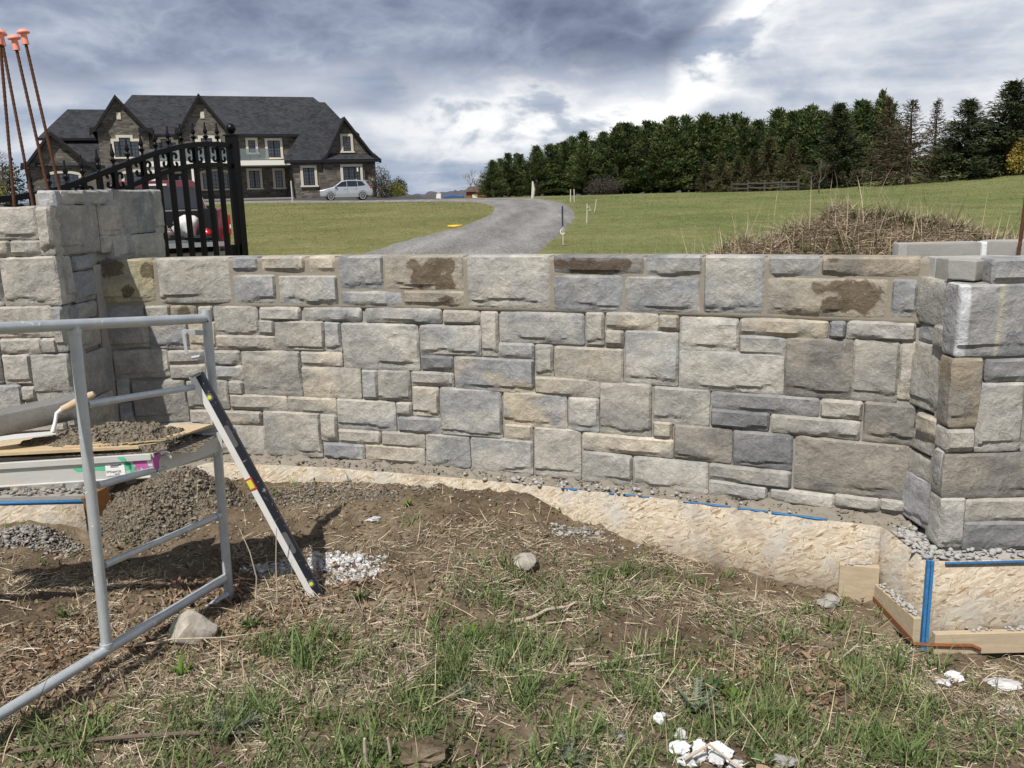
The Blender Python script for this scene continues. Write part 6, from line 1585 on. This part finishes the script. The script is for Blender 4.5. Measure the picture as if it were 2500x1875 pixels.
q = np.array([(x, y, gz1(x, y) + .004) for x, y in zip(np.concatenate([rs.normal(-1.0, .22, 90), rs.normal(-2.1, .25, 120), rs.normal(-2.75, .22, 60), rs.normal(-.9, .5, 120), rs.normal(.4, .2, 60)]), np.concatenate([rs.normal(4.15, .09, 90), rs.normal(4.9, .15, 120), rs.normal(4.62, .08, 60), rs.normal(4.85, .12, 120), rs.normal(4.5, .06, 60)]))])
q = q[q[:, 1] < form_y(q[:, 0]) - .02]
tag(scatter_lumps('rubble_crumbs', m_rubbl, q, (.003, .011), 29, None, .7, rough=.8), 'loose concrete crumbs round the spills and forms', 'rubble', kind='stuff')

# lumps one can count
def rock(label, x, y, s, seed, m, up=.35, rz=0, name='rock', cat='rock'):
    V, F = lump(seed, 3, .16 if m is m_rock else .5, freq=1.6 if m is m_rock else 2.8); V = V * np.array(s) / 2
    o = ob(name, fast_mesh(name, V, F, smooth=(m is m_rock)), m); o.location = (x, y, gz1(x, y) + s[2] * up); o.rotation_euler = (0, 0, rz); tag(o, label, cat)
    try: o.data.set_sharp_from_angle(angle=R(38))
    except Exception: pass
    return o
rock('pale angular field rock between the scaffold and the spirit level', -1.40, 3.50, (.21, .15, .15), 61, m_rock, .33, .4)
rock('half-buried yellowish stone near the middle of the bare soil', .04, 4.10, (.16, .12, .09), 62, m_rock, .15, 1.2)
rock('white pebble pair, left, at the left edge in the leaf litter', -1.99, 3.50, (.030, .024, .02), 63, m_conc, .3)
rock('white pebble pair, right, at the left edge in the leaf litter', -1.925, 3.49, (.038, .03, .024), 64, m_conc, .3)
rock('flat grey flake lying on the soil above the concrete spill', -.79, 4.62, (.09, .06, .02), 65, m_conc, .4, .5)
rock('upright white lime lump among the weeds near the bottom', .505, 2.88, (.045, .04, .065), 66, m_white, .35, name='lime_lump', cat='lump')
rock('grey-white lump right of the upright lime lump', .565, 2.80, (.05, .045, .05), 67, m_conc, .3, name='lime_lump', cat='lump')
for k, (x, y, s_, m_) in enumerate(((.545, 2.70, .075, m_white), (.615, 2.715, .06, m_white), (.68, 2.70, .085, m_white), (.60, 2.655, .06, m_conc), (.66, 2.65, .075, m_conc), (.555, 2.63, .07, m_conc), (.72, 2.64, .05, m_conc))):
    rock(('left white lump of the bottom cluster', 'middle white lump of the bottom cluster', 'largest white lump at the right of the bottom cluster', 'small grey lump under the white ones in the bottom cluster', 'grey lump right of centre in the bottom cluster', 'grey lump lowest left in the bottom cluster', 'smallest lump at the right foot of the bottom cluster')[k], x, y, (s_ * 1.15, s_ * .75, s_ * .6), 70 + k, m_, .35, k * 1.1, 'lime_lump', 'lump')
rock('grey mortar lump on the weeds left of the bottom cluster', .345, 2.76, (.05, .05, .035), 80, m_mortar, .3, name='mortar_lump', cat='lump')
rock('grey mortar lump right of the bottom cluster', .90, 2.68, (.08, .07, .05), 81, m_mortar, .3, name='mortar_lump', cat='lump')
rock('white chalky chunk below the front plank of the right form', 1.83, 3.37, (.085, .06, .05), 82, m_white, .3, name='lime_lump', cat='lump')
rock('grey-white chunk below the right form, left of the chalky one', 1.755, 3.30, (.06, .05, .035), 83, m_conc, .3, name='lime_lump', cat='lump')
rock('flat pale slab at the right edge under the form', 2.03, 3.36, (.15, .10, .03), 84, m_conc, .4, name='concrete_piece', cat='concrete')
rock('second flat pale slab at the right edge, nearer the camera', 1.93, 3.13, (.10, .05, .025), 85, m_conc, .4, name='concrete_piece', cat='concrete')
rock('grey clod against the stub board of the right form', 1.52, 3.98, (.11, .08, .07), 86, m_mortar, .35, name='mortar_lump', cat='lump')
rock('larger brown clod of clay at the bottom left of centre', -.33, 2.66, (.20, .15, .08), 87, m_soil, .2, name='clay_clod', cat='clod')
# sticks
def stick(label, pts, r_, m, name='stick'):
    P = [Vector((x, y, gz1(x, y) + h_)) for x, y, h_ in pts]; o = P[0].copy()
    rr = [r_ * (1 - .45 * i / (len(P) - 1)) for i in range(len(P))]
    q = MB().tube([p - o for p in P], rr, 7).build(name, m, smooth=True); q.location = o; tag(q, label, 'stick')
stick('pale forked stick lying in the grass right of centre', [(-.03, 3.55, .012), (.06, 3.60, .02), (.13, 3.66, .03), (.22, 3.72, .03), (.27, 3.76, .04)], .009, m_twig)
stick('thin lower branch beside the pale forked stick', [(-.01, 3.52, .01), (.10, 3.58, .012), (.20, 3.60, .015), (.26, 3.63, .01)], .005, m_twig)
stick('long brown stick lying right of centre in the foreground', [(.20, 3.22, .015), (.33, 3.26, .02), (.47, 3.33, .03), (.60, 3.38, .035)], .007, m_twig)
stick('thin grey stick under the long brown one', [(.22, 3.17, .01), (.40, 3.20, .015), (.55, 3.19, .01)], .005, m_twig)
stick('long bent brown stick at the bottom left', [(-1.75, 2.72, .02), (-1.45, 2.76, .03), (-1.2, 2.75, .035), (-1.0, 2.78, .03), (-.85, 2.82, .02)], .009, m_twigd)
stick('short cut stem standing at the bottom left of centre', [(-.525, 2.66, -.01), (-.530, 2.66, .05), (-.528, 2.655, .105)], .009, m_twig, 'cut_stem')
stick('second short cut stem right of the first', [(-.445, 2.67, -.01), (-.448, 2.67, .06), (-.452, 2.665, .095)], .007, m_twig, 'cut_stem')
stick('dark stick lying at the bottom edge left of centre', [(-.44, 2.50, .015), (-.36, 2.53, .03), (-.25, 2.53, .02)], .007, m_twigd)
stick('broken stick across the bottom lime lumps', [(.54, 2.60, .05), (.63, 2.635, .075), (.70, 2.60, .06), (.80, 2.52, .03)], .006, m_twig)
stick('thin bare stem rising beside the spirit level', [(-1.22, 3.80, 0), (-1.20, 3.79, .15), (-1.22, 3.79, .28), (-1.26, 3.80, .40)], .0035, m_twig, 'dry_stem')
stick('tall thin bare stem left of the spirit level foot', [(-1.10, 3.74, 0), (-1.09, 3.74, .2), (-1.075, 3.74, .36)], .0035, m_twig, 'dry_stem')
stick('curved stick resting before the right pier form', [(1.25, 3.42, .01), (1.36, 3.44, .03), (1.45, 3.50, .05), (1.50, 3.56, .07)], .005, m_twig)
stick('fine twig lying left of the field rock', [(-1.62, 3.42, .02), (-1.45, 3.40, .05), (-1.25, 3.42, .06), (-1.1, 3.5, .03)], .004, m_twig)
# weeds one can count
def weed(label, x, y, n_, L_, W_, ca, cb, seed, lean=(.5, 1.35), spiky=0, name='weed', cat='plant'):
    rs = np.random.RandomState(seed); head = np.linspace(0, 6.28, n_, endpoint=False) + rs.normal(0, .25, n_); P = np.zeros((n_, 3)); Ls = rs.uniform(.6, 1.1, n_) * L_; le = rs.uniform(*lean, n_); cu = rs.uniform(.1, .6, n_)
    f = rs.rand(n_)[:, None]; col = ca * (1 - f) + cb * f
    V, F, cc = ribbons(P, head, Ls, np.full(n_, W_), le, cu, col, 5)
    VV, FF, CC = [V], [F], [cc]; o_ = len(V)
    if spiky:                                   # leaflets down both sides of every leaf
        k = spiky; tpos = np.tile(np.linspace(.15, .95, k), n_); li = np.repeat(np.arange(n_), k)
        a = le[li] + cu[li] * tpos * .5; d0 = np.stack([np.cos(head[li]) * np.sin(a), np.sin(head[li]) * np.sin(a), np.cos(a)], 1); base = d0 * (Ls[li] * tpos)[:, None]
        for sg in (-1, 1):
            V, F, c3 = ribbons(base, head[li] + sg * rs.uniform(.7, 1.3, len(li)), Ls[li] * .26 * (1.15 - tpos), np.full(len(li), W_ * .42), rs.uniform(.7, 1.5, len(li)), rs.uniform(-.3, .5, len(li)), np.repeat(col, k, 0) * rs.uniform(.8, 1.3, (len(li), 1)), 3)
            VV.append(V); FF.append(F + o_); CC.append(c3); o_ += len(V)
    o = ob(name, fast_mesh(name, np.concatenate(VV), np.concatenate(FF), np.concatenate(CC)), m_leaf); o.location = (x, y, gz1(x, y)); tag(o, label, cat)
TH = (a3(.085, .115, .070), a3(.21, .25, .17)); BR = (a3(.065, .125, .016), a3(.16, .26, .040)); DKG = (a3(.035, .070, .020), a3(.09, .14, .045))
weed('spiny grey-green thistle rosette above the bottom lime lumps', .66, 2.98, 16, .17, .018, *TH, 401, (.5, 1.35), 12, 'thistle')
weed('second smaller thistle rosette near the bottom centre', .155, 2.63, 12, .10, .014, *TH, 402, (.4, 1.3), 9, 'thistle')
weed('silvery feathery weed patch at the bottom left', -1.02, 2.83, 22, .13, .010, a3(.10, .13, .09), a3(.22, .26, .18), 403, (.8, 1.45), 10)
weed('bright green feathery weed below the field rock', -1.36, 3.22, 16, .085, .010, *BR, 404, (.2, 1.2), 9)
weed('dark green feathery weed right of the field rock', -1.16, 3.58, 18, .095, .012, *DKG, 405, (.3, 1.3), 9)
weed('yellow-green ferny weed in the middle of the foreground', -.20, 3.42, 12, .105, .012, *BR, 406, (.2, 1.2), 10)
weed('broad-leaved green weed by the thistle', .74, 3.12, 12, .09, .026, *DKG, 407, (.3, 1.2))
weed('clover-like weed right of the thistle', .82, 3.05, 14, .075, .022, *BR, 408, (.3, 1.3))
weed('green weed clump beside the spirit level foot', -.72, 3.72, 16, .085, .016, *DKG, 409, (.3, 1.3), 7)
weed('small green weed on the bare soil below the wall', -.60, 4.72, 12, .07, .014, *BR, 410, (.3, 1.2))
weed('small weed tuft left of the scaffold post foot', -1.66, 3.62, 12, .07, .013, *DKG, 411, (.3, 1.2), 6)
weed('low leafy weed at the left edge in the litter', -2.06, 3.72, 14, .08, .014, *DKG, 412, (.4, 1.3), 7)
weed('grey-green feathery weed low in the centre foreground', -.22, 3.02, 16, .09, .010, *TH, 413, (.5, 1.4), 9)
weed('broad-leaved weed at the bottom right of the lime lumps', .80, 2.66, 10, .085, .024, *DKG, 414, (.4, 1.2))
def tuft(label, x, y, n_, L_, seed, ca, cb, W_=.007):
    rs = np.random.RandomState(seed); P = np.column_stack([rs.normal(0, .022, (n_, 2)), np.full(n_, -.005)]); f = rs.rand(n_)[:, None]
    V, F, cc = ribbons(P, rs.uniform(0, 6.28, n_), rs.uniform(.5, 1.1, n_) * L_, rs.uniform(.6, 1.15, n_) * W_, rs.uniform(.05, .75, n_), rs.uniform(.1, 1.1, n_), ca * (1 - f) + cb * f, 5)
    o = ob('grass_tuft', fast_mesh('grass_tuft', V, F, cc), m_leaf); o.location = (x, y, gz1(x, y)); tag(o, label, 'grass', 'large grass tufts')
GR = (a3(.075, .130, .036), a3(.23, .31, .115))
tuft('broad-bladed grass tuft below the foot of the spirit level', -.86, 3.25, 34, .20, 501, *GR, .010)
tuft('tall grass tuft at the bottom left of centre', -.92, 2.90, 22, .19, 502, *GR, .010)
tuft('grass tuft at the left corner of the right pier form', 1.60, 3.42, 40, .19, 503, *GR)
tuft('grass tuft under the blue corner of the right form', 1.78, 3.46, 26, .16, 504, *GR)
tuft('grass tuft leaning on the strand board right of centre', .56, 4.18, 36, .15, 505, *GR)
tuft('grass tuft in the very centre of the foreground', .02, 2.98, 30, .18, 506, *GR, .008)
tuft('grass tuft left of the centre foreground', -.42, 2.98, 34, .15, 507, *GR)
tuft('long-bladed grass tuft at the bottom centre', .06, 2.62, 16, .24, 508, *GR, .010)
tuft('grass tuft at the bottom right by the edge', 1.35, 2.72, 36, .17, 509, *GR)
tuft('grass tuft at the far bottom left corner', -.58, 2.60, 12, .17, 510, *GR, .010)
tuft('dry straw-coloured tuft above the long brown stick', .55, 3.48, 46, .12, 511, a3(.34, .27, .16), a3(.56, .47, .32), .004)
tuft('grass tuft on the right before the form', 1.20, 3.60, 30, .14, 512, *GR)

# lawn and field blades behind the wall
rs = np.random.RandomState(91)
def lawn(name, label, n_, y0, y1, hgt, seed, cat='grass'):
    rs = np.random.RandomState(seed); y = y0 * (y1 / y0) ** rs.rand(n_); x = rs.uniform(-.66, .66, n_) * y
    k = ~in_drive(x, y) & ~((x < -3.2) & (x > -9.5) & (y < 23) & (y > 15)); x, y = x[k], y[k]; n_ = len(x)
    P = np.column_stack([x, y, gz(x, y) - .01]); z_ = fbm(x * .45, y * .45, 95, 3); f = np.clip(rs.rand(n_) * .55 + z_ * .55, 0, 1)[:, None]; dry = (rs.rand(n_) < np.clip(.10 + .55 * (z_ - .5), .03, .5))[:, None]
    rt_ = sm(x / y, -.05, .25)[:, None]
    g = (a3(.085, .092, .030) * (1 - f) + a3(.185, .180, .066) * f) * (1 - rt_) + (a3(.085, .108, .034) * (1 - f) + a3(.175, .200, .075) * f) * rt_
    c_ = np.where(dry, a3(.27, .23, .125) * (.7 + .6 * f), g); s_ = np.sqrt(y / 25)
    V, F, cc = ribbons(P, rs.uniform(0, 6.28, n_), hgt * rs.uniform(.5, 1.3, n_) * s_, .013 * s_ * rs.uniform(.6, 1.2, n_) * (y / 25) ** .5, rs.uniform(.1, .9, n_), rs.uniform(.1, .9, n_), c_, 2)
    stuff(name, label, cat, V, F, cc, m_leaf)
lawn('lawn_grass', 'short mown grass of the lawn and field behind the wall', 150000, 17.5, 70, .042, 92)
# rough growth and cut stalks on the mound
N = 30000; x = rs.normal(4.3, 1.7, N); y = rs.normal(10.5, .75, N); k = (x > 1.8) & (x < 8) & (y > 8.7) & (y < 13.2); x, y = x[k], y[k]; N = len(x)
P = np.column_stack([x, y, mound_z(x, y) + .01]); f = rs.rand(N)[:, None]
V, F, cc = ribbons(P, rs.uniform(0, 6.28, N), rs.uniform(.04, .34, N), rs.uniform(.003, .009, N), rs.normal(1.25, .35, N), rs.normal(.15, .4, N), (a3(.18, .135, .09) * (1 - f) + a3(.54, .44, .31) * f) * np.where(rs.rand(N, 1) < .35, .5, 1), 3, rs.uniform(-1, 1, N))
stuff('cut_brush', 'tangle of cut dry stalks on the dirt mound', 'brush', V, F, cc, m_straw)
N = 5200; x = rs.normal(4.3, 1.5, N); y = rs.normal(10.6, .8, N); k = (x > 1.8) & (x < 8) & (y > 8.7) & (y < 13.2) & (fbm(x * 2, y * 2, 97, 2) > .52); x, y = x[k], y[k]; N = len(x)
P = np.column_stack([x, y, mound_z(x, y)]); f = rs.rand(N)[:, None]
V, F, cc = ribbons(P, rs.uniform(0, 6.28, N), rs.uniform(.08, .22, N), rs.uniform(.008, .02, N), rs.uniform(.2, 1.1, N), rs.uniform(.1, .9, N), a3(.05, .08, .022) * (1 - f) + a3(.13, .17, .05) * f, 3)
stuff('mound_weeds', 'green weeds growing on the dirt mound', 'weeds', V, F, cc, m_leaf)
N = 900; x = rs.uniform(1.8, 9.4, N); y = 10.2 + 9 * rs.rand(N) ** 2
P = np.column_stack([x, y, np.maximum(gz(x, y), np.where((x < 9.5) & (y < 13.3), mound_z(x, y), -5))])
V, F, cc = ribbons(P, rs.uniform(0, 6.28, N), rs.uniform(.25, .8, N), rs.uniform(.007, .012, N), rs.uniform(.02, .5, N), rs.normal(.1, .3, N), a3(.40, .33, .22) * rs.uniform(.6, 1.3, (N, 1)), 4, rs.uniform(-1, 1, N))
stuff('tall_stalks', 'tall thin dry stalks standing round the mound', 'dry stems', V, F, cc, m_straw)
